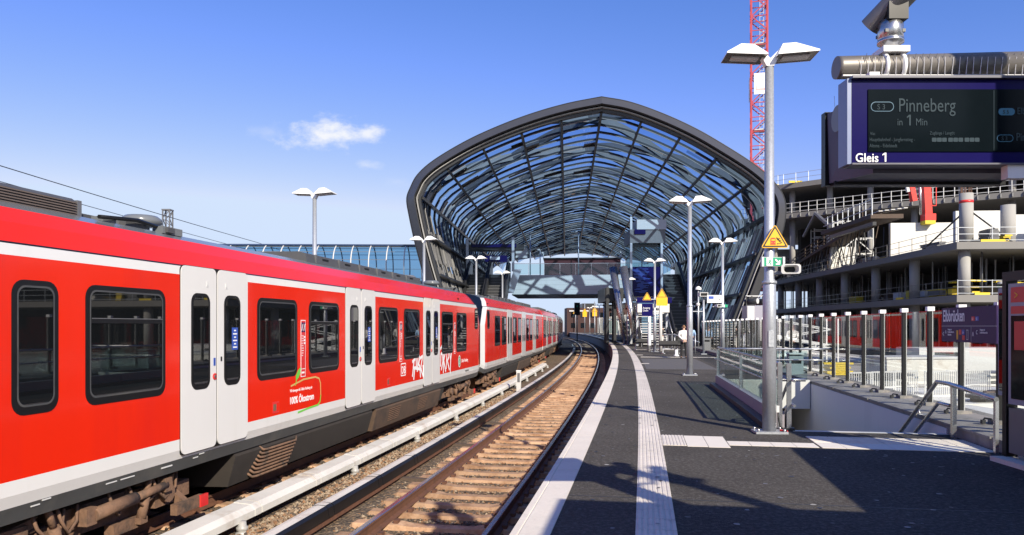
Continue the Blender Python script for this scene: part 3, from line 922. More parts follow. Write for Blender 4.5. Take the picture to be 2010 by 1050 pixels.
# small square plates, DB sign, S sign and graffiti
pl = B()
for tt in (6.55, 11.75):
    pl.box((1.4225, T0 + tt, .22), (.003, .20, .17), SIGNR); pl.box((1.4245, T0 + tt - .035, .22), (.003, .09, .10), DUST); pl.box((1.4245, T0 + tt + .06, .22), (.003, .05, .12), RED)
pl.build('access_plate', car1)
db = B()
o_ = rrect(T0 + 12.61, T0 + 12.99, .28, .58, .03); db.add([(1.4228, a, z) for a, z in o_], [tuple(range(len(o_)))], SIGNW)
o_ = rrect(T0 + 12.635, T0 + 12.965, .305, .555, .02); db.add([(1.4236, a, z) for a, z in o_], [tuple(range(len(o_)))], RED)
db_ = db.build('operator_badge', car1)
text_mesh('DB', .25, SIGNW, on_side(0, T0 + 12.655, .335, 1.4244), .92, name='badge_letters', parent=db_, bold=.004)
gf = B(); x = 1.4236


def gr(t0, z0, sc_, strokes):
    for s_ in strokes: blob(gf, [(T0 + t0 + a * sc_, z0 + c * sc_) for a, c in s_], .075 * sc_, SIGNW, x + random.uniform(0, .001))


gr(13.52, .13, 1.0, [[(0, .1), (.12, .45), (.2, .62), (.3, .5), (.32, .3), (.18, .28), (.1, .02)], [(.2, .62), (.26, .82)], [(.36, .62), (.36, .80)], [(.4, .2), (.46, .55), (.56, .62), (.6, .48), (.5, .36), (.62, .3), (.68, .04)], [(.05, .3), (.75, .22)], [(.62, .5), (.86, .55), (.7, .25), (.9, .05)], [(.0, .45), (.2, .5)], [(.9, .3), (.97, .0)]])
gr(16.15, .13, 1.05, [[(0, .2), (.05, .5), (.2, .55), (.25, .3), (.1, .1)], [(.3, .0), (.32, .5)], [(.32, .3), (.52, .55)], [(.35, .3), (.55, .02)], [(.6, .1), (.68, .55), (.85, .6), (.9, .4), (.72, .3), (.95, .05)], [(.95, .6), (1.1, .3), (1.25, .65)], [(1.1, .3), (1.05, -.05)], [(.3, .55), (.3, .85)], [(.5, .6), (.55, .8)], [(.75, .65), (.85, .85)], [(.0, .65), (.2, .75)]])
gf.build('graffiti', car1)
sb = B()
cc = [(T0 + 18.42 + .16 * math.cos(q * math.pi / 12), .36 + .19 * math.sin(q * math.pi / 12)) for q in range(24)]
sb.add([(1.4228, a, z) for a, z in cc], [tuple(range(24))], SIGNW)
cc = [(T0 + 18.42 + .13 * math.cos(q * math.pi / 12), .36 + .16 * math.sin(q * math.pi / 12)) for q in range(24)]
sb.add([(1.4234, a, z) for a, z in cc], [tuple(range(24))], GREEN)
sbo = sb.build('suburban_rail_badge', car1)
text_mesh('S', .28, SIGNW, on_side(0, T0 + 18.33, .265, 1.4242), .9, name='badge_letter', parent=sbo)
text_mesh('S-Bahn Hamburg', .15, SIGNW, on_side(0, T0 + 18.68, .31), .9, name='operator_lettering', parent=car1)
text_mesh('94 80 0474 118', .09, SIGNK, on_side(0, T0 + 19.2, -.02), .9, name='car_number', parent=car1)
wk = B()
for (a, z, w_, h_) in ((3.05, -.19, .16, .012), (3.3, -.19, .22, .012), (3.9, -.165, .24, .010), (3.98, -.20, .2, .016)):
    wk.box((1.372, T0 + a, z), (.012, w_, h_), LTG)
for a in (2.05, 4.55): wk.box((1.375, T0 + a, -.19), (.012, .10, .012), LTG); wk.box((1.385, T0 + a + .12, -.16), (.012, .10, .012), LTG)
wk.build('sole_bar_marks', car1)

# ------------------------------------------------------------------ station hall: egg shaped glass vault on a straight axis
HA = .0735; HX, HY, HL = 6.07, 50.0, 100.0


def hp(w, l, z): return Vector((HX + w * math.cos(HA) + l * math.sin(HA), HY - w * math.sin(HA) + l * math.cos(HA), z))


PROF = [(-10.6, 0), (-11.3, 1.9), (-11.85, 3.7), (-12.4, 5.6), (-12.85, 7.3), (-13.22, 9.0), (-13.4, 10.2), (-13.15, 11.0), (-12.6, 11.95), (-11.4, 12.95), (-9.2, 14.2), (-6.9, 15.2), (-4.6, 16.0), (-2.3, 16.6), (0, 17.0),
        (1.9, 16.6), (4.15, 15.75), (6.4, 14.65), (8.6, 13.3), (10.2, 12.2), (11.3, 11.2), (12.0, 10.2), (12.2, 9.2), (12.05, 8.0), (11.6, 6.6), (11.0, 5.1), (10.4, 3.5), (9.8, 1.9), (9.1, 0)]


def catmull(P, n=8):
    out = []
    for i in range(len(P) - 1):
        p0, p1, p2, p3 = P[max(i - 1, 0)], P[i], P[i + 1], P[min(i + 2, len(P) - 1)]
        # keep the ridge sharp
        if i == 14: p0 = (2 * p1[0] - p2[0], 2 * p1[1] - p2[1])
        if i == 13: p3 = (2 * p2[0] - p1[0], 2 * p2[1] - p1[1])
        for k in range(n):
            t = k / n
            out.append(tuple(.5 * (2 * p1[j] + (p2[j] - p0[j]) * t + (2 * p0[j] - 5 * p1[j] + 4 * p2[j] - p3[j]) * t * t + (3 * p1[j] - p0[j] - 3 * p2[j] + p3[j]) * t ** 3) for j in (0, 1)))
    out.append(P[-1]); return out


def offset(P, o):
    out = []
    for i, p in enumerate(P):
        a, b_ = P[max(i - 1, 0)], P[min(i + 1, len(P) - 1)]
        dx, dz = b_[0] - a[0], b_[1] - a[1]; l_ = math.hypot(dx, dz)
        out.append((p[0] + dz / l_ * o, p[1] - dx / l_ * o))       # o > 0 moves inward
    return out


OUT = catmull(PROF)
INN = offset(OUT, .78)


def arclen(P):
    a = [0]
    for p, q in zip(P[:-1], P[1:]): a.append(a[-1] + math.hypot(q[0] - p[0], q[1] - p[1]))
    return a


AI = arclen(INN); RIDGE_I = 14 * 8; A0 = AI[RIDGE_I]


def at_arc(P, A, a):
    a = max(0, min(A[-1], a))
    lo, hi = 0, len(A) - 1
    while hi - lo > 1:
        m_ = (lo + hi) // 2
        if A[m_] <= a: lo = m_
        else: hi = m_
    t = (a - A[lo]) / max(1e-9, A[hi] - A[lo])
    return (P[lo][0] + (P[hi][0] - P[lo][0]) * t, P[lo][1] + (P[hi][1] - P[lo][1]) * t)


def hi_pt(a, o=0.):
    """point on the inner skin at arc a from the ridge, o outward"""
    p, q = at_arc(INN, AI, A0 + a - .05), at_arc(INN, AI, A0 + a + .05)
    dx, dz = q[0] - p[0], q[1] - p[1]; l_ = math.hypot(dx, dz) or 1
    c = at_arc(INN, AI, A0 + a)
    return (c[0] - dz / l_ * o, c[1] + dx / l_ * o)


def lend(z): return max(42., HL - 7.2 * max(0, 16.3 - z))       # the far end is cut back: the walls stop well before the ridge


hall = thing('station_hall', 'huge egg shaped glass and steel station hall vaulting over platforms and tracks', 'station hall', hp(0, 0, 0))
# portal rim
RIMG = mat('portal_rim', (.072, .072, .076), .42, var=.1, scale=1.5, metal=.2)
rim = B(); n = len(OUT)
in2 = offset(OUT, .70)
vs = []
for P_, l_ in ((OUT, .05), (in2, -.80), (in2, .5), (OUT, .6)): vs += [hp(w, l_, z) for w, z in P_]
fs = []
for i in range(n - 1):
    for q in range(4): fs.append((q * n + i, q * n + i + 1, ((q + 1) % 4) * n + i + 1, ((q + 1) % 4) * n + i))
rim.add(vs, fs, RIMG)
rim.build('portal_rim', hall, True)
rim = B(); a_, b_ = offset(OUT, -.012), offset(OUT, .03)
vs = []
for P_, l_ in ((a_, -.0), (b_, -.02), (b_, .062), (a_, .062)): vs += [hp(w, l_, z) for w, z in P_]
rim.add(vs, fs, DKGREY); rim.build('rim_drip_edge', hall, True)
rim = B(); a_, b_ = offset(OUT, .80), offset(OUT, .845)
vs = []
for P_, l_ in ((a_, -.45), (b_, -.45), (b_, .1), (a_, .1)): vs += [hp(w, l_, z) for w, z in P_]
rim.add(vs, fs, HALLL); rim.build('inner_rim', hall, True)
rim = B(); a_, b_ = offset(OUT, .90), offset(OUT, 1.05)
vs = []
for P_, l_ in ((a_, -.2), (b_, -.2), (b_, .25), (a_, .25)): vs += [hp(w, l_, z) for w, z in P_]
rim.add(vs, fs, DKGREY); rim.build('inner_rim_tube', hall, True)
# far rim
rim = B(); vs = []; in3 = offset(OUT, .9)
for P_, l_ in ((OUT, -.3), (in3, -.3), (in3, .5), (OUT, .5)): vs += [hp(w, lend(z) + l_, z) for w, z in P_]
rim.add(vs, fs, MIDG); rim.build('portal_rim', hall, True)

BAY = 2.85
left_n = int(A0 / BAY); right_n = int((AI[-1] - A0) / BAY)
purl = [k * BAY for k in range(-left_n, right_n + 1)]
for a in purl:
    b = B()
    c0, c1 = hi_pt(a, .05), hi_pt(a, -.42)
    dx, dz = c1[0] - c0[0], c1[1] - c0[1]; l_ = math.hypot(dx, dz); nx, nz_ = -dz / l_ * .085, dx / l_ * .085
    poly = [(c0[0] + nx, c0[1] + nz_), (c1[0] + nx, c1[1] + nz_), (c1[0] - nx, c1[1] - nz_), (c0[0] - nx, c0[1] - nz_)]
    b.prism(poly, lambda w, z, t: hp(w, t, z), .1, lend(c0[1]), DKGREY)
    b.build('purlin', hall, True)
# transverse ribs
NR = 50; RB = HL / NR
aa = frange(-A0, AI[-1] - A0, .9)
for k in range(NR + 1):
    b = B(); l_ = k * RB
    aa = [a for a in frange(-A0, AI[-1] - A0, .9) if lend(hi_pt(a, 0)[1]) >= l_ - .01]
    if len(aa) < 3: continue
    lo, hi, wid = [hi_pt(a, -.125) for a in aa], [hi_pt(a, -.095) for a in aa], .035
    top = [hi_pt(a, .06) for a in aa]
    n = len(aa)
    vs = [hp(w, l_ - wid, z) for w, z in lo] + [hp(w, l_ + wid, z) for w, z in lo] + [hp(w, l_ + wid, z) for w, z in hi] + [hp(w, l_ - wid, z) for w, z in hi]
    fs2 = [(q * n + i, q * n + i + 1, ((q + 1) % 4) * n + i + 1, ((q + 1) % 4) * n + i) for i in range(n - 1) for q in range(4)]
    b.add(vs, fs2, HALLL)
    vs = [hp(w, l_ - .03, z) for w, z in hi] + [hp(w, l_ + .03, z) for w, z in hi] + [hp(w, l_ + .03, z) for w, z in top] + [hp(w, l_ - .03, z) for w, z in top]
    b.add(vs, fs2, DKGREY)
    b.build('rib', hall, True)
# glass skin: rows of panes, clear, dim, fritted and dark, in runs like the photo's mosaic
gl = B(); hr = random.Random(11)
edges = [-A0] + purl + [AI[-1] - A0]
ROWS = 3
for bi in range(len(edges) - 1):
    a0, a1 = edges[bi], edges[bi + 1]
    if a1 - a0 < .05: continue
    amid = (a0 + a1) / 2
    wall = amid < -18 or amid > 16
    for k in range(NR):
        l0 = k * RB
        if l0 > lend(hi_pt(amid)[1]): continue
        cuts = [0, hr.uniform(.3, .7), 1]
        for r in range(ROWS):
            q0, q1 = l0 + r * RB / ROWS, l0 + (r + 1) * RB / ROWS
            for c in range(2):
                pa, pb = a0 + (a1 - a0) * cuts[c], a0 + (a1 - a0) * cuts[c + 1]
                far = k / NR
                wts = (86 - 22 * far, 8 + 6 * far, 3 + 8 * far, 3 + 8 * far) if not wall else ((14, 12, 24, 50) if amid < 0 else (22, 14, 40, 24))
                m = hr.choices([HALLG, HALLG2, HALLF, HALLD], wts)[0]
                if r == 0 and hr.random() < .30: m = HALLD
                if k < 9 and -1 < amid < 22 and hr.random() < .9: m = HALLG
                o = .0 if m in (HALLG, HALLG2) else .02
                nn = 2
                for u in range(nn):
                    ua, ub = pa + (pb - pa) * u / nn, pa + (pb - pa) * (u + 1) / nn
                    A_, B_ = hi_pt(ua, o), hi_pt(ub, o)
                    gl.add([hp(A_[0], q0, A_[1]), hp(B_[0], q0, B_[1]), hp(B_[0], q1, B_[1]), hp(A_[0], q1, A_[1])], [(0, 1, 2, 3)], m)
gl.build('glass_skin', hall, True)
# vertical slats of the side walls
for side in (-1, 1):
    for lev in range(3):
        b = B()
        for k in range(150):
            l_ = .5 + k * (HL - 1) / 150 + hr.uniform(-.15, .15)
            if hr.random() < .15 or l_ > 43: continue
            if side < 0: a0 = -A0 + .3 + lev * 2.85; a1 = a0 + 2.6
            else: a1 = AI[-1] - A0 - .3 - lev * 2.85; a0 = a1 - 2.6
            p, q = hi_pt(a0 + hr.uniform(0, .3), -.08), hi_pt(a1 - hr.uniform(0, .3), -.08)
            b.bar(hp(p[0], l_, p[1]), hp(q[0], l_ + .2, q[1]), hr.uniform(.06, .16), .03, hr.choice([HALLF, HALLL, HALLF, MIDG] if side > 0 else [HALLF, HALLD, MIDG, MIDG]), up=(math.sin(HA), math.cos(HA), 0))
        b.build('wall_slats', hall, True)
# outer diagonal girders, two crossing families
OSTEEL = mat('girder_grey', (.20, .20, .20), .5, var=.1, scale=1)
aspan = AI[-1]
for fam in (0, 1):
    st = -34.0
    while st < HL:
        pts = []
        for q in range(61):
            u = q / 60; a = -A0 + aspan * (u if fam == 0 else 1 - u); l_ = st + 38 * u
            if .4 < l_ < lend(hi_pt(a, .5)[1]) - .2: pts.append((a, l_))
        if len(pts) > 6:
            b = B(); vs = []
            for a, l_ in pts:
                i0, i1 = hi_pt(a, .22), hi_pt(a, .80)
                vs += [hp(i0[0], l_ - .24, i0[1]), hp(i0[0], l_ + .24, i0[1]), hp(i1[0], l_ + .24, i1[1]), hp(i1[0], l_ - .24, i1[1])]
            fs3 = [(i * 4 + q, i * 4 + (q + 1) % 4, i * 4 + 4 + (q + 1) % 4, i * 4 + 4 + q) for i in range(len(pts) - 1) for q in range(4)]
            b.add(vs, fs3, OSTEEL); b.build('diagonal_girder', hall, True)
        st += 9.5
# base plinths
for (w0, w1_) in ((-10.7, -10.1), (8.4, 9.2)):
    b = B(); b.prism([(w0, -4), (w1_, -4), (w1_, 1.0), (w0, 1.0)], lambda w, z, t: hp(w, t, z), .6, 44, CONC); b.build('plinth', hall, True)

# ------------------------------------------------------------------ footbridge across the hall
BY0 = 20.5                                    # l along the hall axis of the near face
br = thing('footbridge', 'pale concrete footbridge with glass railing crossing the tracks inside the hall', 'footbridge', hp(0, BY0, 4.4))
b = B()
b.prism([(BY0, 4.5), (BY0, 6.35), (BY0 + 9, 6.35), (BY0 + 9, 4.5)], lambda l_, z, w: hp(w, l_, z), -7.6, 5.6, CONCW)
b.prism([(BY0 - .1, 4.42), (BY0 - .1, 4.497), (BY0 + 9, 4.497), (BY0 + 9, 4.42)], lambda l_, z, w: hp(w, l_, z), -7.6, 5.6, DKGREY)
for q in range(3): b.prism([(BY0 - .006, 4.95 + q * .45), (BY0 - .006, 4.963 + q * .45), (BY0 + .01, 4.963 + q * .45), (BY0 + .01, 4.95 + q * .45)], lambda l_, z, w: hp(w, l_, z), -7.6, 5.6, CONC)
b.build('deck', br, True)
b = B(); b.bar(hp(-7.6, BY0 + .1, 7.45), hp(6.3, BY0 + .1, 7.45), .06, .05, STEEL)
b.build('handrail', br, True)
for q in range(10):
    w = -7.5 + q * 1.5
    if w > 6: break
    b = B(); b.bar(hp(w, BY0 + .1, 6.35), hp(w, BY0 + .1, 7.45), .04, .04, STEEL); b.build('railing_post', br, True)
    b = B(); b.bar(hp(w + .04, BY0 + .1, 6.9), hp(w + 1.46, BY0 + .1, 6.9), .012, 1.0, BALG); b.build('glass_panel', br, True)
b = B(); b.prism([(1.2, 6.35), (2.6, 4.5), (3.0, 4.5), (5.6, 4.5), (5.6, 6.35)], lambda w, z, t: hp(w, t, z), BY0 - .14, BY0 - .11, CONC); 
for (w, l_, h) in ((-5.9, 1.2, 10.4), (-5.0, 3.2, 9.0), (-1.2, 2.0, 10.6), (4.9, 1.4, 10.4)):
    p = thing('deck_lamp', {-5.9: 'tall grey lamp pole at the left end of the footbridge deck', -5.0: 'short slim pole with a ball head, left on the footbridge deck', -1.2: 'slim lamp pole standing mid footbridge before the dark red block', 4.9: 'slim hook-topped lamp pole at the right of the footbridge deck'}[w], 'lamp pole', hp(w, BY0 + l_, 6.35))
    b = B(); b.tube([(0, 0, 0), (0, 0, h - 6.35)], .06, GALV, 8); b.build('pole', p)
    b = B(); b.tube([(0, 0, h - 6.35), (-.12, 0, h - 6.35 + .12), (-.3, 0, h - 6.35 + .06)], .07, LTG, 8); b.build('lamp_head', p)
# dark red wall of the cabin standing on the deck
RWALL = mat('cabin_dark_red', (.085, .012, .014), .5, var=.25, scale=1.2)
t = thing('deck_cabin', 'long dark red flat-topped cabin standing on the footbridge deck', 'cabin', hp(0, BY0 + 5, 6.35))
b = B(); b.prism([(-4.6, 6.36), (3.0, 6.36), (3.0, 8.15), (-4.6, 8.15)], lambda w, z, tt: hp(w, tt, z), BY0 + 3.2, BY0 + 6.5, RWALL); b.build('body', t, True)
b = B(); b.prism([(-4.7, 8.152), (3.1, 8.152), (3.1, 8.27), (-4.7, 8.27)], lambda w, z, tt: hp(w, tt, z), BY0 + 3.0, BY0 + 6.7, DKGREY); b.build('roof', t, True)
for w in (-4.68, 3.08):
    b = B(); p = hp(w, BY0 + 3.1, 8.3); b.tube([p, p + Vector((0, 0, .35)), p + Vector((-.1, -.2, .5))], .05, SIGNW, 6); b.box(tuple(p + Vector((-.1, -.25, .45))), (.2, .25, .16), LTG); b.build('camera', t, True)


# ------------------------------------------------------------------ escalators and stairs up to the footbridge
def escalator(x0, y0, x1, y1, w, label, dark=DKGREY, steps=22):
    t = thing('escalator', label, 'escalator', (x0, y0, 0))
    a, e = Vector((x0, y0, 0)), Vector((x1, y1, 6.35)); d = (e - a); hz = Vector((d.x, d.y, 0)).normalized(); rt = Vector((hz.y, -hz.x, 0))
    for s_ in (-1, 1):
        o = rt * (w / 2 * s_); b = B()
        q = [a + o + Vector((0, 0, -.6)), a + o + Vector((0, 0, .9)) - hz * .3, a + o + Vector((0, 0, 1.0)) + hz * .6, e + o + Vector((0, 0, 1.0)), e + o + hz * 1.5 + Vector((0, 0, 1.0)), e + o + hz * 1.5 - Vector((0, 0, .7)), e + o - Vector((0, 0, .9))]
        vs = [p - rt * .16 for p in q] + [p + rt * .16 for p in q]; m_ = len(q)
        b.add(vs, [tuple(range(m_)), tuple(range(m_, 2 * m_))] + [(i, (i + 1) % m_, m_ + (i + 1) % m_, m_ + i) for i in range(m_)], dark)
        b.tube([q[1] + Vector((0, 0, .05)), q[2] + Vector((0, 0, .05)), q[3] + Vector((0, 0, .05)), q[4] + Vector((0, 0, .05))], .07, BLACK, 6)
        b.build('balustrade', t, True)
    b = B()
    for i in range(steps):
        p = a + d * ((i + .5) / steps); sz = d.z / steps; sl_ = Vector((d.x, d.y, 0)).length / steps
        b.box(p - Vector((0, 0, sz / 2 + .15)), (w - .34, sl_, sz + .3), MIDG if False else DKGREY, -math.atan2(hz.x, hz.y))
        b.box(p + Vector((0, 0, -.012)) - hz * (sl_ / 2 - .02), (w - .36, .06, .03), MIDG, -math.atan2(hz.x, hz.y))
    b.build('steps', t, True)
    return t


escalator(12.9, 54, 14.45, 68.5, 1.9, 'dark escalator on the right platform climbing to the footbridge')
escalator(-3.7, 55, -3.0, 68.5, 1.9, 'left one of two dark escalators on the left platform')
escalator(-1.95, 55, -1.2, 68.5, 1.7, 'right one of two dark escalators on the left platform, nearer the footbridge')
# stair beside the right escalator
t = thing('platform_stairs', 'dark open stairs under a white beam on the right platform inside the hall', 'stairs', (9.9, 52, 0))
b = B()
for k in range(16):
    b.box((10.1 + k * .02, 52 + k * .32, .18 + k * .18), (1.9, .34, .05), DKGREY); b.box((10.1 + k * .02, 51.82 + k * .32, .19 + k * .18), (1.8, .03, .05), LTG)
b.build('steps', t, True)
for x in (9.05, 11.2):
    b = B(); b.bar((x, 51.8, .2), (x + .3, 57.3, 3.2), .08, .35, DKGREY); b.tube([(x, 51.6, .95), (x + .3, 57.3, 4.1)], .03, STEEL, 6); b.bar((x, 51.6, 0), (x, 51.6, 1.0), .05, .05, STEEL); b.build('stringer', t, True)
b = B(); b.box((10.2, 53.5, 2.75), (2.3, .5, .62), CONCW); b.build('white_beam', t, True)
b = B(); b.box((10.25, 53.2, 3.32), (2.5, .12, .40), NAVY); b.build('blue_sign_band', t, True)
b = B(); b.box((9.1, 53.7, 1.7), (.16, .16, 3.4), GALV); b.box((11.25, 53.7, 1.7), (.16, .16, 3.4), GALV); b.build('frame_posts', t, True)
# lift tower
t = thing('lift_tower', 'glass lift tower with blue panels and a grey top beside the footbridge', 'lift', (11.2, 60, 0))
b = B()
b.box((11.0, 62, 5.1), (2.6, 3.0, 2.4), NAVY)
for q in range(26):
    b.box((10.6 + random.uniform(-.5, .5), 60.47, 4.2 + q * .08), (random.uniform(.3, 1.2), .03, .05), BLUEST)
b.build('blue_panel', t, True)
b = B(); b.box((11.0, 62.2, 7.3), (2.5, 2.6, 1.9), glass('lift_glass', (.55, .68, .74))); b.build('cabin_glass', t, True)
b = B(); b.box((11.1, 62, 8.8), (2.9, 3.2, 1.1), MIDG); b.box((11.4, 61.8, 9.75), (2.4, 3.0, .8), LTG); b.build('machine_house', t, True)
b = B(); b.box((10.45, 60.3, 9.15), (.9, .06, .38), NAVY); b.build('blue_sign', t, True)
for x in (9.75, 12.25):
    b = B(); b.box((x, 60.5, 5.2), (.18, .18, 10.4), GALV); b.build('corner_post', t, True)
b = B(); b.box((11.0, 62, 3.75), (2.5, 2.6, .3), CONCW); b.box((11, 62.5, 1.8), (2.2, 2, 3.6), glass('lift_glass', (.55, .68, .74))); b.build('shaft', t, True)
# leaning columns carrying the bridge end
for i, (xa, ya, xb, zb) in enumerate(((9.35, 55.5, 8.6, 6.0), (9.0, 58.5, 8.2, 6.2))):
    b = B(); b.tube([(xa, ya, 0), (xb, ya + 1.5, zb)], .26, STEEL, 14, radii=[.2, .32])
    tag(b.build('leaning_column', loc=(xa, ya, 0)), ['shiny steel column leaning against the right end of the footbridge, nearer of two', 'shiny steel leaning column behind the nearer one at the footbridge end'][i], 'column')
# service core at the left end of the bridge with blue signs
t = thing('escalator_landing', 'dark landing structure with blue sign boards above the left escalators', 'landing', (-2.2, 69, 0))
b = B(); b.box((-2.0, 70.5, 8.9), (6.3, 2, .5), DKGREY); b.build('roof_beam', t, True)
b = B(); b.box((-1.7, 69.4, 9.0), (4.2, .2, .3), NAVY); b.build('upper_sign', t, True)
b = B(); b.box((-1.5, 69.2, 7.75), (2.1, .2, .62), NAVY); b.box((-1.6, 69.08, 7.8), (.9, .02, .3), SIGNW); b.build('lower_sign', t, True)
b = B(); b.box((.1, 69.4, 8.2), (.25, .25, 3.2), GALV); b.box((-4.2, 69.4, 8.0), (.25, .25, 3.4), GALV); b.build('frame_posts', t, True)
b = B(); b.box((.9, 70.2, 8.35), (1.1, 1.0, .9), LTG); b.build('plant_cabinet', t, True)
b = B(); b.prism([(-.55, 4.5), (.15, 4.5), (.9, 6.7), (.2, 6.7)], lambda p, q, tt: (p, tt, q), 68.0, 68.3, GALV); b.build('steel_cheek', t, True)

# ------------------------------------------------------------------ glass walkway tube at the left
t = thing('glass_walkway', 'blue tinted glass tube walkway with curved steel ribs left of the hall', 'walkway', (-20, 61, 5))
R1 = 1.75; cz_ = 6.35
def tp(x, a, r=R1): return (x, 61 + .03 * (x + 20) - r * math.cos(a) * 1.0, cz_ + r * math.sin(a))
b = B(); n = 24
xs = frange(-40, -7.3, 1.4)
for i in range(len(xs) - 1):
    for q in range(n):
        a0, a1 = R_(-60 + 300 * q / n), R_(-60 + 300 * (q + 1) / n)
        b.add([tp(xs[i], a0), tp(xs[i + 1], a0), tp(xs[i + 1], a1), tp(xs[i], a1)], [(0, 1, 2, 3)], TUBEG, True)
b.build('glass_skin', t, True)
for x in xs:
    b = B(); b.tube([tp(x, R_(-60 + 300 * q / n), R1 + .03) for q in range(n + 1)], .05, LTG, 6); b.build('rib', t, True)
b = B()
for q in (2, 4, 6, 8, 10, 12, 14, 16): b.bar(tp(-40, R_(-60 + 300 * q / n)), tp(-7.3, R_(-60 + 300 * q / n)), .035, .035, MIDG)
b.bar((-40, 59.7, cz_ - 1.35), (-7.3, 60.7, cz_ - 1.35), .3, .3, LTG); b.bar((-40, 60.4, cz_ - 1.6), (-7.3, 61.4, cz_ - 1.6), 3.0, .3, MIDG)
b.bar((-40, 60.4, cz_ + 1.76), (-7.3, 61.4, cz_ + 1.76), 1.4, .10, mat('tube_cap', (.03, .05, .12), .3))
b.build('purlins', t, True)
b = B(); b.bar((-13.6, 60.9, cz_ - .9), (-9.5, 61, cz_ - .9), .8, .75, MIDG); b.build('inner_plant_box', t, True)
b = B()
for x in (-36, -26, -16): b.box((x, 61, .4), (.5, .5, 8.6), CONC)
b.build('supports', t, True)

# ------------------------------------------------------------------ catenary
def wire(pts, r, label):
    b = B(); b.tube(pts, r, DKGREY, 5); return tag(b.build('overhead_wire', loc=pts[0]), label, 'wire')


def sag(a, e, dz, n=12):
    a, e = Vector(a), Vector(e); return [a.lerp(e, i / n) - Vector((0, 0, 4 * dz * (i / n) * (1 - i / n))) for i in range(n + 1)]


wire(sag((-27.6, 20, 10.1), (-25.9, 75, 9.95), .15) + sag((-25.9, 75, 9.95), (-24.8, 130, 10), .15)[1:], .028, 'upper overhead line wire running down across the sky at left')
wire(sag((-27.7, 20, 9.3), (-26.0, 75, 9.0), .1) + sag((-26.0, 75, 9.0), (-24.9, 130, 9.1), .1)[1:], .022, 'lower overhead contact wire just above the train roof at left')
t = thing('catenary_mast', 'lattice steel catenary mast rising behind the train roof', 'mast', (-28.2, 60.5, -4))
b = B()
for x in (-.28, .28):
    for y in (-.28, .28): b.bar((x, y, 0), (x, y, 14.9), .09, .09, MIDG)
b.build('legs', t)
b = B()
for k in range(24):
    z = k * .62
    s_ = 1 if k % 2 else -1
    for y in (-.28, .28): b.bar((-.28 * s_, y, z), (.28 * s_, y, z + .62), .05, .05, MIDG)
    for x in (-.28, .28): b.bar((x, -.28 * s_, z), (x, .28 * s_, z + .62), .05, .05, MIDG)
b.build('lattice', t)
b = B(); b.box((0, 0, 14.95), (.7, .7, .1), MIDG); b.build('cap', t)


# ------------------------------------------------------------------ platform lamps: pole with two hipped reflectors
def make_lamp():
    t = thing('platform_lamp', '', 'lamp')
    b = B(); b.box((0, 0, .02), (.42, .30, .03), GALV)
    for x in (-.17, .17):
        for y in (-.11, .11): b.tube([(x, y, .03), (x, y, .07)], .018, STEEL, 6)
    b.build('base_plate', t)
    b = B(); b.tube([(0, 0, .03), (0, 0, 2.05), (0, 0, 2.09), (0, 0, 5.0)], .1, GALV, 18, radii=[.092, .085, .068, .058]); b.tube([(0, 0, 2.02), (0, 0, 2.06)], .098, GALV, 18); b.box((.0, -.089, 1.28), (.07, .012, .22), GALV)
    b.build('pole', t)
    b = B()
    for s in (-1, 1): b.bar((0, 0, 4.98), (s * .14, 0, 5.15), .05, .05, LAMPW)
    b.prism([(-.05, 4.96), (.05, 4.96), (.17, 5.19), (.13, 5.19), (0, 5.06), (-.13, 5.19), (-.17, 5.19)], lambda x, z, y: (x, y, z), -.06, .06, LAMPW)
    b.build('bracket', t)
    for s in (-1, 1):
        M = Matrix.Translation((s * .335, 0, 5.10)) @ Matrix.Rotation(R_(-3.5 * s), 4, 'Y')
        w, dp, h = .268, .20, .165
        P = [(-w, -dp, 0), (w, -dp, 0), (w, dp, 0), (-w, dp, 0)]
        top = [(-.11 - .05 * s, -.06, h), (.06 - .05 * s, -.06, h), (.06 - .05 * s, .06, h), (-.11 - .05 * s, .06, h)]
        v = [M @ Vector(p) for p in P + top]
        b = B(); b.add(v, [(0, 1, 5, 4), (1, 2, 6, 5), (2, 3, 7, 6), (3, 0, 4, 7), (4, 5, 6, 7)], LAMPW)
        rim = [M @ Vector((x, y, -.02)) for x, y, z in P]; b.add(v[:4] + rim, [(0, 1, 5, 4), (1, 2, 6, 5), (2, 3, 7, 6), (3, 0, 4, 7)], LAMPW)
        sh = b.build('lamp_shade', t)
        b = B(); b.add([M @ Vector((x * .99, y * .99, -.012)) for x, y, z in P], [(3, 2, 1, 0)], LAMPU)
        b.box(None, (.36, .14, .03), LTG, M=M @ Matrix.Translation((0, 0, -.02))); b.build('reflector', sh)
    return t


GL_ = 'double-headed lamps along the platforms'
lamp0 = make_lamp()
LAMPS = [(3.487, 10.01, 0, 1.0, 4, 'nearest double-headed lamp, its thick galvanised pole carrying the warning triangle and exit sign'),
         (5.217, 21.68, 0, 1.0, 8, 'double-headed lamp standing alone mid platform, the second from the camera on the right'),
         (9.12, 32.0, 0, 1.0, 8, 'double-headed lamp by the fence with the white direction sign on its pole'),
         (8.02, 41.5, 0, 1.0, 8, 'double-headed lamp beside the two yellow triangles at the dark stairs'),
         (9.1, 58.0, 0, 1.0, 8, 'small double-headed lamp in the shade under the blue lift tower'),
         (-6.44, 24.1, 0, 1.13, 10, 'tallest left lamp, standing against open sky above the near train'),
         (-4.5, 37.8, 0, 1.15, 8, 'double-headed lamp in front of the left edge of the hall portal'),
         (-2.42, 50.0, 0, 1.18, 8, 'double-headed lamp before the left escalators with a yellow triangle low on it'),
         (-.75, 58.0, 0, 1.1, 8, 'dark double-headed lamp in the shade between left escalators and footbridge')]
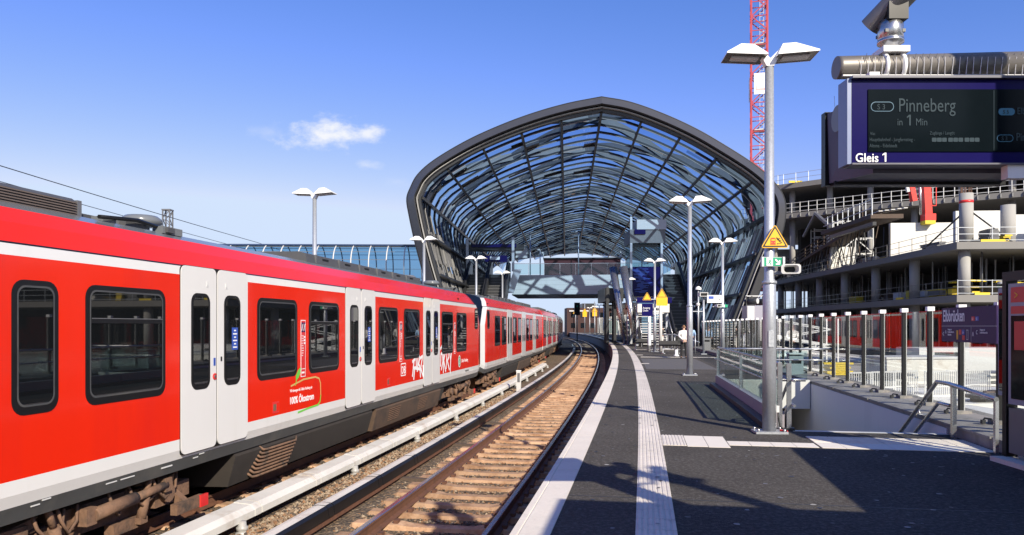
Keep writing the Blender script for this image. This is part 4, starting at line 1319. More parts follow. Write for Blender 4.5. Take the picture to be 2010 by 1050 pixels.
for i, (x, y, z, s_, rz, lb) in enumerate(LAMPS):
    o = lamp0 if i == 0 else copy_tree(lamp0)
    o.location = (x, y, z); o.scale = (s_, s_, s_); o.rotation_euler = (0, 0, -R_(rz))
    o['label'] = lb; o['group'] = GL_
# lamps farther along the platform under and past the bridge
far_l = []
for k, s in enumerate((150, 140, 131, 123, 115, 106)):
    p = pos(s, 2.6); o = copy_tree(lamp0); o.location = p; o.rotation_euler = (0, 0, -R_(4)); o.scale = (1, 1, 1 if k != 3 else 1.05); o['group'] = GL_
    o['label'] = 'one of the small far lamps lined up under and past the footbridge'


def tri_sign(b, c, r, hd, m_edge=SIGNY, picto=True, th=.012):
    """warning triangle facing -y, apex up"""
    rt = Vector((math.cos(hd), -math.sin(hd), 0)); fw = Vector((math.sin(hd), math.cos(hd), 0)); c = Vector(c)
    def tri(rr, z0=0., rad=.06):
        pts = []
        for k in range(3):
            a = R_(90 + 120 * k); cx_, cy_ = (rr - rad * 2) * math.cos(a), (rr - rad * 2) * math.sin(a)
            for q in range(-2, 3): pts.append((cx_ + rad * math.cos(a + q * R_(30)), cy_ + rad * math.sin(a + q * R_(30))))
        return pts
    def put(pts, y0, y1, m): b.prism(pts, lambda p, q, t: c + rt * p + fw * t + Vector((0, 0, q)), y0, y1, m)
    put(tri(r, rad=r * .10), 0, th, SIGNY); put(tri(r * .90, rad=r * .04), -.002, 0, SIGNK); put(tri(r * .72, rad=r * .03), -.004, -.0021, SIGNY)
    if picto:
        u = r
        def bx(x, z, w, h, m, y=-.006): b.prism([(x - w / 2, z - h / 2), (x + w / 2, z - h / 2), (x + w / 2, z + h / 2), (x - w / 2, z + h / 2)], lambda p, q, t: c + rt * p + fw * t + Vector((0, 0, q)), y - .002, y, m)
        bx(-.12 * u, -.08 * u, .30 * u, .34 * u, SIGNR); bx(-.12 * u, -.01 * u, .22 * u, .10 * u, SIGNY, -.0085); bx(-.12 * u, .115 * u, .20 * u, .02 * u, SIGNR)
        for q in (-.2, -.04): bx(q * u, -.18 * u, .05 * u, .04 * u, SIGNY, -.0085)
        bx(-.12 * u, -.285 * u, .34 * u, .03 * u, SIGNR)
        bx(.24 * u, -.235 * u, .24 * u, .03 * u, SIGNK); bx(.16 * u, -.26 * u, .03 * u, .06 * u, SIGNK)
        def ln(x0, z0, x1, z1, w):
            dx, dz = x1 - x0, z1 - z0; l_ = math.hypot(dx, dz); nx, nz_ = -dz / l_ * w / 2, dx / l_ * w / 2
            b.prism([((x0 + nx) * u, (z0 + nz_) * u), ((x1 + nx) * u, (z1 + nz_) * u), ((x1 - nx) * u, (z1 - nz_) * u), ((x0 - nx) * u, (z0 - nz_) * u)], lambda p, q, t: c + rt * p + fw * t + Vector((0, 0, q)), -.009, -.0065, SIGNK)
        ln(.14, .10, .30, -.10, .07); ln(.30, -.10, .42, -.20, .045); ln(.28, -.06, .36, -.04, .045); ln(.16, .06, .30, .08, .04); ln(.12, .0, .22, .02, .04); ln(.08, .10, .13, .14, .07)


# signs on the nearest lamp (things hung on the pole stay their own things)
lx, ly = 3.487, 10.01
b = B(); tri_sign(b, (lx + .035, ly - .115, 2.605), .215, R_(4))
b.box((lx + .02, ly - .07, 2.60), (.10, .06, .05), GALV); b.box((lx + .02, ly - .07, 2.68), (.10, .06, .04), GALV)
tag(b.build('warning_sign', loc=(lx + .035, ly - .115, 2.605)), 'large yellow triangle warning sign with red train and falling figure on the nearest lamp pole', 'warning sign')
t = thing('exit_sign', 'green and white running-man exit sign with arrow on the nearest lamp pole', 'exit sign', (lx, ly - .13, 2.31))
b = B(); b.box((0, .02, 0), (.29, .05, .125), LTG); b.box((-.14, .0, 0), (.03, .06, .13), GALV); b.box((.14, 0, 0), (.03, .06, .13), GALV); b.box((0, .06, .0), (.08, .08, .05), GALV); b.build('housing', t)
b = B(); b.box((0, -.008, 0), (.245, .006, .112), GREEN); b.box((-.045, -.0125, 0), (.085, .003, .108), SIGNW); b.build('green_panel', t)
b = B()
def pl_(pts, w, m, y=-.0155):
    for (p, q) in zip(pts[:-1], pts[1:]):
        dx, dz = q[0] - p[0], q[1] - p[1]; l_ = math.hypot(dx, dz); nx, nz_ = -dz / l_ * w / 2, dx / l_ * w / 2
        b.prism([(p[0] + nx, p[1] + nz_), (q[0] + nx, q[1] + nz_), (q[0] - nx, q[1] - nz_), (p[0] - nx, p[1] - nz_)], lambda a, c, tt: (a, tt, c), y - random.uniform(.0005, .0015), y + .001, m)
pl_([(-.035, .018), (-.048, -.012)], .018, GREEN); pl_([(-.028, .036), (-.036, .036)], .016, GREEN); pl_([(-.048, -.012), (-.03, -.022), (-.034, -.045)], .009, GREEN); pl_([(-.048, -.012), (-.06, -.028), (-.078, -.03)], .009, GREEN); pl_([(-.035, .016), (-.02, .006), (-.01, .014)], .007, GREEN); pl_([(-.037, .018), (-.056, .018), (-.064, .004)], .007, GREEN)
pl_([(.03, .032), (.078, -.016)], .020, SIGNW, -.0135); pl_([(.088, .02), (.088, -.032), (.036, -.032)], .016, SIGNW, -.0135)
b.build('pictogram', t)
def speaker(par_loc, label, s_=1., rz=0.):
    t = thing('loudspeaker', label, 'loudspeaker', par_loc, rz, 'grey horn loudspeakers on poles')
    b = B(); o_ = rrect(-.125, .125, -.065, .065, .035); i_ = rrect(-.075, .075, -.04, .04, .03); bk = rrect(-.08, .08, -.05, .05, .03); n = len(o_)
    vs = [(x * s_, -.17 * s_, z * s_) for x, z in o_] + [(x * s_, .12 * s_, z * s_) for x, z in bk] + [(x * 1.32 * s_, -.172 * s_, z * 1.32 * s_) for x, z in i_] + [(x * .9 * s_, -.06 * s_, z * .9 * s_) for x, z in i_]
    fs_ = [(i, (i + 1) % n, n + (i + 1) % n, n + i) for i in range(n)] + [tuple(range(n, 2 * n))] + [(i, (i + 1) % n, 2 * n + (i + 1) % n, 2 * n + i) for i in range(n)] + [(2 * n + i, 2 * n + (i + 1) % n, 3 * n + (i + 1) % n, 3 * n + i) for i in range(n)]
    b.add(vs, fs_, LTG); b.build('horn', t)
    b = B(); b.add([(x * .9 * s_, -.062 * s_, z * .9 * s_) for x, z in i_], [tuple(range(n))], BLACK); b.build('grille', t)
    b = B(); b.box((-.10 * s_, .10 * s_, -.03 * s_), (.18 * s_, .04, .04), GALV); b.box((0, .02, -.075 * s_), (.04, .04, .03), GALV); b.build('mount', t)
    return t
speaker((lx + .26, ly - .02, 2.21), 'pale loudspeaker on the right of the nearest lamp pole below the exit sign', 1.0, R_(-12))
# cable run at the foot of the lamp
b = B(); b.tube([(lx + .11, ly - .02, .32), (lx + .115, ly - .03, .2), (lx + .13, ly - .05, .1), (lx + .2, ly - .1, .03)], .012, SIGNK, 6); b.box((lx + .1, ly - .02, .33), (.04, .05, .09), LTG); b.tube([(lx + .12, ly - .06, .05), (lx + .22, ly - .08, .03)], .014, SIGNR, 6)
tag(b.build('earthing_cable', loc=(lx + .11, ly, 0)), 'small cable with red tape at the foot of the nearest lamp pole', 'cable')

# ------------------------------------------------------------------ parapet with glass fence at the right
t = thing('parapet_wall', 'low stained concrete parapet along the right side of the platform', 'wall', pos(8, 5.3, 0))
b = B(); sweep(b, [(4.952, -4.2), (4.952, .12), (4.99, .14), (5.72, .19), (5.74, -4.2)], S0, 47.4, CONCD, 1.2); b.build('body', t, True)
b = B(); sweep(b, [(4.935, -4.15), (4.935, .075), (4.951, .075), (4.951, -4.15)], SA - .02, 30.5, PLAST, 1.); b.build('stair_wall_face', t, True)
b = B()
for s in frange(-2, 47, 2.3)[:-1]: sweep(b, [(4.93, .122), (4.93, .150), (5.0, .165), (5.74, .215), (5.76, .19), (5.72, .192), (4.99, .142)], s + .006, s + 2.294, CONCD, 1.15)
b.build('coping', t, True)
fn = thing('glass_fence', 'glass windbreak fence on dark posts with white caps along the right platform edge', 'fence', pos(8, 5.45, .17))
FPOST = mat('fence_post', (.020, .020, .021), .5, var=.2, spec=.2)
FS = [6.0 + 1.15 * k for k in range(36)]
for i, s in enumerate(FS):
    p = pos(s, 5.45, 0); hd = head(s)
    b = B(); b.box((p.x, p.y, .95), (.066, .075, 1.52), FPOST, -hd)
    la = lat(s); b.box(tuple(p - tan_(s) * .039 + la * .025 + Vector((0, 0, .95)))[:3], (.013, .006, 1.50), LTG, -hd)  # pale strip paints the sunlit right edge onto the dark post
    b.box((p.x, p.y, .215), (.20, .22, .05), CONCD, -hd)
    po = b.build('post', fn, True)
    b = B(); b.box((p.x, p.y, 1.725), (.105, .10, .07), SIGNW, -hd); b.build('cap', po, fn.location)
    b = B(); q = p + la * .12 + Vector((0, 0, .23)); b.tube([p + Vector((0, 0, .25)) + la * -.1, q - la * .3 + Vector((0, 0, .03)), q - la * .32], .013, BLACK, 5); b.box(tuple(p - la * .2 + Vector((0, 0, .215))), (.045, .045, .05), DKGREY); b.build('clamp', po, fn.location)
    if i < len(FS) - 1:
        q = pos(FS[i + 1], 5.45, 0); b = B()
        b.bar((p.x, p.y, .97), (q.x, q.y, .97), .010, 1.44, FENG); b.build('glass_pane', fn, True)

# name board
na, nb = pos(10.42, 5.33), pos(12.12, 5.33)
dv = (na - nb).normalized()                          # text reads from far to near
t = thing('station_name_board', 'purple station name board reading Elbbrücken on the glass fence', 'name board', ((na + nb) / 2 + Vector((0, 0, 1.47))))
wl = (na - nb).length; nrm = Vector((dv.y, -dv.x, 0)) * 1.0
if nrm.x > 0: nrm = -nrm
RM = Matrix((dv, Vector((0, 0, 1)), dv.cross(Vector((0, 0, 1))))).transposed().to_4x4()


def nb_box(x0, x1, z0, z1, m, y=.0, th=.004, name=None):
    b = B(); b.prism([(x0, z0), (x1, z0), (x1, z1), (x0, z1)], lambda p, q, tt: tuple(dv * (p - wl / 2) + Vector((0, 0, q)) + dv.cross(Vector((0, 0, 1))) * tt), y, y + th, m); return b


fac = dv.cross(Vector((0, 0, 1)))
nb_box(0, wl, -.245, .245, PURP, -.03, .03).build('board', t)
nb_box(0, wl, -.022, -.016, LTG, .0005, .002).build('divider', t)
nb_box(.985, .99, -.235, -.03, LTG, .0005, .002).build('divider', t)
def nb_text(txt, x, z, size, m=SIGNW, sx_=.8, name='lettering', bold=0.): return text_mesh(txt, size, m, Matrix.Translation(dv * (x - wl / 2) + Vector((0, 0, z)) + fac * .0025) @ RM, sx_, name=name, parent=t, bold=bold)
nb_text('Elbbrücken', .05, .05, .24, sx_=.68, bold=.004)
for x, c, s_ in ((1.0, SIGNR, 'S3'), (1.12, BLUEST, 'S5')):
    nb_box(x, x + .095, .05, .11, c, .0005, .002).build('line_badge', t); nb_text(s_, x + .012, .06, .05, sx_=.9, name='badge_letters')
nb_text('Ausgang zur\nFreihafenelbbrücke\nElbarkaden', .22, -.08, .038, sx_=.75); nb_text('Ausgang zum\nZweibrückenstraße', 1.25, -.08, .038, sx_=.75)
for x0, c in ((.60, SIGNR), (.70, BLUEST), (.71, SIGNR)): nb_box(x0, x0 + .08, (-.14 if c is not SIGNR or x0 < .65 else -.215), (-.07 if c is not SIGNR or x0 < .65 else -.15), c, .0005 + x0 * .0005, .002).build('line_badge', t)
nb_text('U4', .71, -.125, .045, name='badge_letters')
nb_box(.52, .57, -.21, -.08, SIGNY, .0005, .002).build('pictogram', t); nb_box(.84, .90, -.21, -.07, LTG, .0005, .002).build('pictogram', t); nb_box(.85, .89, -.20, -.08, PURP, .0012, .002).build('pictogram', t)
nb_text('<', .03, -.18, .13); nb_text('A', .13, -.13, .08); nb_text('^', 1.02, -.2, .15); nb_text('C', 1.14, -.13, .08)
b = B()
for s in (10.75, 11.85):
    p = pos(s, 5.39) - Vector(t.location); b.box((p.x, p.y, 0), (.06, .10, .3), DKGREY, -head(s))
b.build('mount', t)

# stair balustrade: stone kerb, glass and steel rails
t = thing('stair_balustrade', 'glass stair balustrade on a grey stone kerb around the platform stairs', 'balustrade', pos(SA, 2.85))
KERB = mat('kerb_panel', (.27, .245, .27), .6, var=.1, scale=2)
b = B()
for k in range(4):
    a, e = SA - .05 + k * 1.95, SA - .05 + (k + 1) * 1.95
    sweep(b, [(2.74, 0), (2.74, .26), (2.86, .26), (2.86, 0)], a + .006, e - .006, KERB, 1.)
b.build('kerb', t, True)
b = B(); sweep(b, [(2.60, 0), (2.60, .075), (2.737, .075), (2.737, 0)], SA + .1, SB, DKGREY, 1.); b.build('kerb_foot', t, True)
GB_ = frange(SA, SB, 1.55)
for a, e in zip(GB_[:-1], GB_[1:]):
    b = B(); p, q = pos(a + .01, 2.80), pos(e - .01, 2.80); b.bar((p.x, p.y, .56), (q.x, q.y, .56), .014, .62, BALG); b.build('glass_panel', t, True)
b = B(); b.tube([pos(s, 2.80, .93) for s in frange(SA - .02, SB, 1.)], .026, STEEL, 10)
b.tube([pos(s, 2.72, .66) for s in frange(SA - .02, SB, 1.)], .016, STEEL, 8)
b.tube([pos(SB, d, .90) for d in (2.80, 3.5, 4.2, 4.95, 5.45)], .026, STEEL, 10); b.tube([pos(SB, d, .64) for d in (2.80, 3.5, 4.2, 4.95, 5.45)], .016, STEEL, 8); b.build('handrail', t, True)
for (s, d) in ((SA - .03, 2.80), (SA - .03, 2.92), (SB, 2.80), (14.8, 2.80)):
    b = B(); p = pos(s, d); b.box((p.x, p.y, .46), (.06, .045, .95), STEEL, -head(s)); b.box((p.x, p.y, .02), (.14, .11, .04), DKGREY, -head(s)); b.build('post', t, True)
b = B(); a0 = pos(SA - .05, 2.92)
for k, (z, l_) in enumerate(((.70, 1.0), (.36, 1.4))):
    b.tube([pos(SA - .2, 2.96, z), pos(SA + .05, 2.97, z), pos(SA + .25, 2.97, z - .03), pos(SA + .25 + 3.5, 2.97, z - 2.1)], .022, STEEL, 8)
b.tube([pos(SA + .02, 2.78, .70), pos(SA + .02, 3.15, .70)], .022, STEEL, 8)
b.build('stair_handrail', t, True)
b = B()
for k in range(2): p = pos(SB + .02, 3.4 + k * .9); 
for k in range(3):
    a = pos(SB + .01, 2.95 + k * .65); e = pos(SB + .01, 2.95 + k * .65 + .62); b.bar((a.x, a.y, .45), (e.x, e.y, .45), .014, .8, BALG)
b.build('end_glass', t, True)
# handrail on the wall side
t = thing('wall_handrail', 'double steel handrail bending down into the stairs at the right wall', 'handrail', pos(SA, 4.85))
b = B(); b.tube([pos(9.35, 4.86, .62), pos(10.6, 4.84, .70), pos(10.95, 4.83, .70), pos(14.2, 4.83, -1.35)], .028, STEEL, 10); b.build('upper_rail', t, True)
b = B(); b.tube([pos(10.55, 4.84, .42), pos(10.9, 4.83, .42), pos(14.0, 4.83, -1.5)], .024, STEEL, 10); b.build('lower_rail', t, True)
b = B(); p = pos(10.5, 4.86); b.box((p.x, p.y, .35), (.055, .055, .72), STEEL, -head(10)); p = pos(9.4, 4.88); b.box((p.x, p.y, .31), (.04, .04, .62), STEEL)
for s in (11.6, 13): b.tube([pos(s, 4.83, .26 - (s - 11.6) * .62), pos(s, 4.84, .18 - (s - 11.6) * .62), pos(s, 4.93, .18 - (s - 11.6) * .62)], .012, STEEL, 6)
b.build('post', t, True)

# ------------------------------------------------------------------ poster vitrine at the right edge
p0, p1 = pos(8.95, 4.80), pos(7.55, 4.98)
t = thing('poster_vitrine', 'black framed poster vitrine with a red headed poster at the right edge', 'vitrine', p0)
dv2 = (p1 - p0).normalized(); nv = Vector((-dv2.y, dv2.x, 0)); nv = nv if nv.x < 0 else -nv; ll = (p1 - p0).length
def vq(x0, x1, z0, z1, m, y0, y1): b.prism([(x0, z0), (x1, z0), (x1, z1), (x0, z1)], lambda p, q, tt: tuple(dv2 * p + nv * tt + Vector((0, 0, q))), y0, y1, m)
VFR = mat('vitrine_frame', (.30, .29, .34), .35, var=.05)
b = B(); vq(0, .07, 0, 2.03, BLACK, -.06, .06); vq(ll - .07, ll, 0, 2.03, BLACK, -.06, .06); vq(.07, ll - .07, 1.93, 2.03, BLACK, -.06, .06); b.build('stand', t)
b = B(); vq(.09, ll - .09, .62, 1.90, VFR, -.05, .05); b.build('case', t)
b = B(); vq(.14, ll - .14, 1.70, 1.86, SIGNR, .051, .054); vq(.14, ll - .14, 1.58, 1.66, SIGNR, .051, .054); vq(.14, ll - .14, .68, 1.56, SCRN, .051, .053); vq(.20, .6, 1.2, 1.5, SIGNR, .054, .056); b.build('poster', t)
text_mesh('>', .13, SIGNY, Matrix.Translation(dv2 * .2 + nv * .056 + Vector((0, 0, 1.73))) @ Matrix((dv2, Vector((0, 0, 1)), nv)).transposed().to_4x4(), .8, name='poster_lettering', parent=t)
b = B(); vq(.10, ll - .10, .10, .58, MIDG, -.05, .05); vq(.02, ll, 0, .05, EDGE, -.2, .2); b.build('plinth', t)
t = thing('poster_case', 'narrow grey framed display case with dark glass behind the black vitrine', 'display case', (6.0, 8.95, 0))
pa, pb = Vector((5.97, 9.02, 0)), Vector((6.02, 8.86, 0))
b = B(); b.bar((pa.x, pa.y, 1.26), (pb.x, pb.y, 1.26), .09, 1.3, VFR); b.build('frame', t, True)
b = B(); b.bar((pa.x - .05, pa.y - .04, 1.26), (pb.x - .05, pb.y + .04, 1.26), .012, 1.18, PANE); b.build('glass', t, True)
b = B(); q_ = (pa + pb) / 2; b.box((q_.x + .05, q_.y, .4), (.07, .07, .9), DKGREY); b.build('leg', t, True)

# waste bins
for i, (s, d, lb) in enumerate(((40.9, 5.0, 'tall grey box bin by the fence far along the platform'), (20.9, 5.05, 'pale blue-grey bin with sloping lid behind the stair balustrade'))):
    p = pos(s, d); t = thing('waste_bin', lb, 'bin', p, -head(s), 'bins by the fence')
    b = B(); w = .38 if i == 0 else .36; h = .86 if i == 0 else .70
    b.add([(-w / 2, -w / 2, 0), (w / 2, -w / 2, 0), (w / 2, w / 2, 0), (-w / 2, w / 2, 0), (-w / 2, -w / 2, h - .05), (w / 2, -w / 2, h - .05), (w / 2, w / 2, h), (-w / 2, w / 2, h)], [(0, 3, 2, 1), (0, 1, 5, 4), (1, 2, 6, 5), (2, 3, 7, 6), (3, 0, 4, 7), (4, 5, 6, 7)], mat('bin_grey', (.24, .27, .29), .5) if i else mat('bin_dark', (.2, .2, .205), .5)); b.build('body', t)
    b = B(); b.box((0, 0, h + .012), (w * 1.08, w * 1.08, .03), LTG if i else MIDG); b.box((0, -w / 2 - .003, h - .2), (w * .7, .004, .09), BLACK); b.build('lid', t)

# ------------------------------------------------------------------ train destination display on its arm
DY = 3.6
t = thing('destination_display', 'dark blue platform display hanging from a spiked tube, showing Pinneberg in 1 Min', 'display', (1.65, DY, 2.24))
def dpx(px, py, y=DY): return ((px - 1005) / 1450 * y, 1.45 + (640 - py) / 1450 * y)
x0, zt = dpx(1672, 154); _, zb = dpx(1672, 322); x1 = 2.66
HOUS = mat('display_housing', (.085, .085, .115), .4, var=.1)
b = B(); b.box(((x0 + x1) / 2, DY + .04, (zb + zt) / 2), (x1 - x0, .08, zt - zb), NAVY); b.box(((x0 + x1) / 2, DY + .03, zt + .002), (x1 - x0 + .012, .11, .012), HOUS); b.box(((x0 + x1) / 2, DY + .03, zb - .002), (x1 - x0 + .012, .10, .008), HOUS)
b.box((x0 - .012, DY + .05, (zb + zt) / 2), (.02, .10, zt - zb), mat('display_side', (.16, .20, .34), .35)); b.build('front_frame', t, True)
sx0, sz1 = dpx(1703, 176); _, sz0 = dpx(1703, 298)
b = B(); b.box(((sx0 + x1 - .06) / 2, DY - .003, (sz0 + sz1) / 2), (x1 - .06 - sx0, .006, sz1 - sz0), SCRN); sc_o = b.build('screen', t, True)
def dtext(txt, px, py, h, m=LCD, sx_=.8, bold=0., y=DY - .008):
    X, Z = dpx(px, py); o = text_mesh(txt, h, m, Matrix.Translation((X, y, Z)) @ Matrix.Rotation(R_(90), 4, 'X'), sx_, name='lettering', parent=t, bold=bold)
    o.data.transform(Matrix.Translation(-Vector(t.location))); return o
k_ = DY / 1450
dtext('Pinneberg', 1761, 220, 38 * k_ * 1.0, sx_=.74); dtext('in', 1759, 247, 20 * k_, sx_=.8); dtext('Min', 1795, 247, 20 * k_, sx_=.8)
dtext('Via:', 1706, 266, 9 * k_); dtext('Hauptbahnhof - Jungfernstieg -', 1705, 278, 10 * k_, sx_=.72); dtext('Altona - Eidelstedt', 1705, 290, 10 * k_, sx_=.72); dtext('Zuglänge / Length:', 1823, 265, 9 * k_, sx_=.74)
dtext('Elbbrücken', 1994, 225, 19 * k_, sx_=.74); dtext('Pinneberg', 1992, 277, 22 * k_, sx_=.74)
def badge(px, py, w, h, m, txt, fill=True):
    X, Z = dpx(px, py); W, H = w * k_, h * k_; b = B(); o_ = rrect(X - W / 2, X + W / 2, Z - H / 2, Z + H / 2, H * .48); b.prism(o_, lambda a, c, tt: (a, tt, c), DY - .0075, DY - .0062, m)
    if not fill: i_ = rrect(X - W / 2 + .003, X + W / 2 - .003, Z - H / 2 + .003, Z + H / 2 - .003, H * .42); b.prism(i_, lambda a, c, tt: (a, tt, c), DY - .0085, DY - .0076, SCRN)
    b.build('line_badge', t, True); dtext(txt, px - w * .24, py + h * .30, h * .78 * k_, sx_=.9, y=DY - .0088)
badge(1730.5, 210, 45, 19, LCDB, 'S 3', False); badge(1974, 220, 32, 14, LCDB, 'S 5'); badge(1971, 272, 32, 14, LCDB, 'S 3', False)
b = B()
for g_ in range(3):
    for c in range(3):
        X, Z = dpx(1832 + g_ * 32 + c * 10, 275); b.prism(rrect(X - 4.6 * k_, X + 4.6 * k_, Z - 4 * k_, Z + 4 * k_, .004), lambda a, q, tt: (a, tt, q), DY - .008, DY - .0065, LCD)
b.build('train_length_icon', t, True)
b = B(); X, Z = dpx(1949, 237); b.box((X, DY - .007, Z), (.0022, .002, 118 * k_), LCD); b.build('screen_divider', t, True)
def digit_one(px, py, hpx, wpx, m, y):
    X, Z = dpx(px, py); H, W = hpx * k_, wpx * k_; b = B()
    b.prism([(X, Z), (X + W, Z), (X + W, Z + H), (X, Z + H)], lambda a, c, tt: (a, tt, c), y, y + .0012, m)
    b.prism([(X - W * 1.5, Z + H * .68), (X - W * 1.5, Z + H * .82), (X - .0001, Z + H), (X - .0001, Z + H * .82)], lambda a, c, tt: (a, tt, c), y, y + .0012, m); b.build('lettering', t, True)


digit_one(1783, 247, 21, 3.0, LCD, DY - .008); digit_one(1736, 317.5, 17.5, 3.0, SIGNW, DY - .0035)
o = text_mesh('Gleis', 24.5 * k_ * 1.0, SIGNW, Matrix.Translation((dpx(1678, 318)[0], DY - .003, dpx(1678, 318)[1])) @ Matrix.Rotation(R_(90), 4, 'X'), .92, name='track_lettering', parent=t, bold=.0006); o.data.transform(Matrix.Translation(-Vector(t.location)))
# slanted rear housing with the second face
yb = 4.0
xa, za = dpx(1624, 223, yb); _, zc = dpx(1624, 360, yb); xb_ = 2.62
b = B()
b.add([(xa, yb, za), (xb_, yb, za), (xb_, yb - .30, zt - .06), (xa + .09, yb - .30, zt - .06),
       (xa + .01, yb, zc), (xb_, yb, zc), (xb_, yb - .28, zb - .02), (xa + .11, yb - .28, zb - .02)],
      [(0, 3, 2, 1), (4, 5, 6, 7), (0, 1, 5, 4), (1, 2, 6, 5), (2, 3, 7, 6), (3, 0, 4, 7)], HOUS)
b.box(((xa + xb_) / 2, yb + .03, (za + zc) / 2 + .0), (xb_ - xa + .02, .05, za - zc + .02), BLACK)
b.box(((xa + xb_) / 2 + .02, yb - .02, zc - .006), (xb_ - xa, .06, .02), BLACK)
b.build('rear_housing', t, True)
b = B(); b.tube([(xa + .06, yb - .12, za - .06), (x0 + .05, yb - .12, za - .06)], .07, MIDG, 16); b.box((xa + .07, yb - .12, za + .012), (.09, .12, .012), LTG); b.build('tilt_joint', t, True)
b = B()
X, Z = dpx(1993, 335); b.box((X + .1, DY + .02, Z), (.28, .05, .075), SIGNW); b.build('bracket', t, True)
# carrying tube with bird spikes
ty = 3.85; tx, tz = dpx(1641, 133, ty)
b = B(); b.tube([(tx, ty, tz), (tx + .02, ty, tz), (2.75, ty - .02, tz + .02)], .058, mat('tube_brown', (.17, .155, .14), .45, var=.25, metal=.4), 20); b.build('tube', t, True)
b = B()
for q in range(26):
    X = tx + .10 + q * .036; b.tube([(X, ty - .06, tz - .055), (X + random.uniform(-.006, .002), ty - .075, tz + .03)], .0016, SIGNW, 4)
    b.tube([(X + .012, ty - .045, tz - .05), (X + .028, ty - .07, tz + .05)], .0014, MIDG, 4)
for q in range(6): b.tube([(xa + .02 + q * .018, yb - .05, za), (xa + .02 + q * .018 + random.uniform(-.02, .005), yb - .05, za + .08)], .001, MIDG, 4)
b.box((2.2, ty - .052, tz - .058), (1.0, .012, .008), LTG)
b.build('bird_spikes', t, True)
b = B(); X, Z = dpx(1748, 108, ty); b.box((X, ty, Z + .012), (.135, .13, .03), SIGNW)
for q in (-.045, .045): b.tube([(X + q, ty + .066 * math.sin(a), tz + .066 * math.cos(a)) for a in [R_(v) for v in range(-40, 200, 20)]] if False else [(X + q, ty - .064 * math.sin(R_(v)), tz + .064 * math.cos(R_(v))) for v in range(-20, 190, 15)], .012, SIGNW, 6)
b.lathe((X, ty, Z + .03), [(0, 0), (.04, .0), (.04, .02), (.065, .03), (.065, .045), (.055, .05), (.062, .055), (.062, .13), (.055, .135), (.055, .145), (.0, .145)], STEEL, 20)
for q in range(4): a = R_(45 + 90 * q); b.box((X + .062 * math.cos(a), ty + .062 * math.sin(a), Z + .11), (.016, .016, .016), DKGREY)
b.box((1.80, DY + .09, zt + .03), (.05, .05, .05), SIGNW)
b.build('swivel_clamp', t, True)
MP = Vector((3.05, 2.45, 0))
t = thing('display_mast', 'grey beam arm reaching down from upper right to hold the destination display', 'mast', MP)
b = B(); hp_ = Vector((X, ty, Z + .175)); a = hp_ + Vector((-.055, .09, .0)); e = Vector((3.02, 2.48, 4.35)); dd = (e - a).normalized(); rr = dd.cross(Vector((0, 0, 1))).normalized(); uu = rr.cross(dd)
pl = rrect(-.075, .075, -.05, .05, .045); b.prism(pl, lambda p, q, tt: tuple(a + rr * p + uu * q + dd * tt), 0, (e - a).length, MIDG)
b.box(tuple(hp_ + Vector((.01, -.02, .035))), (.10, .09, .09), BLACK); b.build('arm', t, True)
b = B(); b.tube([(0, 0, 0), (0, 0, 4.5)], .12, MIDG, 16); b.build('column', t)
b = B(); b.box((0, 0, .02), (.5, .5, .03), GALV); b.build('base_plate', t)

t = thing('shadow_beam', 'unseen beam added behind the display and over the camera to shape the foreground shadow', 'shadow beam', (5.5, -1.1, 0))  # unseen beam added to cast the feathery foreground shadows
b = B(); pa_, pb_ = Vector((2.95, 3.55, 2.62)), Vector((5.5, -1.1, 5.3)); b.bar(pa_, pb_, .16, .12, MIDG); b.build('beam', t, True)
b = B(); cr2 = random.Random(2)  # loose tubes and plates added to break up the beam's shadow
for q in range(15):
    f = .04 + q * .062; p = pa_.lerp(pb_, f); e = p + Vector((cr2.uniform(-.5, .25), cr2.uniform(-.25, .35), cr2.uniform(-.3, .35)))
    m_ = p.lerp(e, .5) + Vector((0, 0, -.10)); b.tube([p, m_, e], .022, BLACK, 6); b.box(tuple(e), (.12, .16, .05), MIDG, cr2.uniform(0, 3))
b.build('shadow_tubes', t, True)
b = B(); b.tube([(5.5, -1.1, 0), (5.5, -1.1, 5.4)], .1, MIDG, 12); b.build('column', t, True)
# unseen shelter and roof added beside and behind the camera to shade the platform
t = thing('shade_shelter', 'unseen flat roofed shelter added right of the view to shade the near platform', 'shelter', (5.6, 2.5, 0))
b = B(); hd_ = R_(10.3)
def rotp(x, y, ox=5.07, oy=5.18): return (ox + x * math.cos(hd_) + y * math.sin(hd_), oy - x * math.sin(hd_) + y * math.cos(hd_))
def slab(b, x0, x1, y0, y1, z0, z1, m, ox=5.07, oy=5.18): b.prism([(x0, y0), (x1, y0), (x1, y1), (x0, y1)], lambda p, q, tt: (*rotp(p, q, ox, oy), tt), z0, z1, m)
slab(b, 0, 1.9, -6.5, 0, 2.34, 2.44, MIDG); b.build('roof', t, True)
b = B()
for x in (.1, 1.7):
    for y in (-.3, -3.3, -6.2): slab(b, x - .05, x + .05, y - .05, y + .05, 0, 2.34, DKGREY)
b.build('posts', t, True)
b = B(); slab(b, 1.72, 1.76, -6.2, -.3, .2, 2.2, BALG); b.build('glass_wall', t, True)
t = thing('shade_roof', 'unseen wide flat roof added behind the camera to shade the near platform', 'roof', (3.4, -1.5, 0))  # unseen roof, added and sized for the shade it casts
b = B(); slab(b, 0, 3.4, -9, 0, 2.66, 2.82, MIDG, 2.43, 2.01); b.build('roof_slab', t, True)
b = B()
for y in (-1.5, -6.5): slab(b, 1.6, 1.85, y - .12, y + .12, 0, 2.66, MIDG, 2.43, 2.01)
b.build('column', t, True)

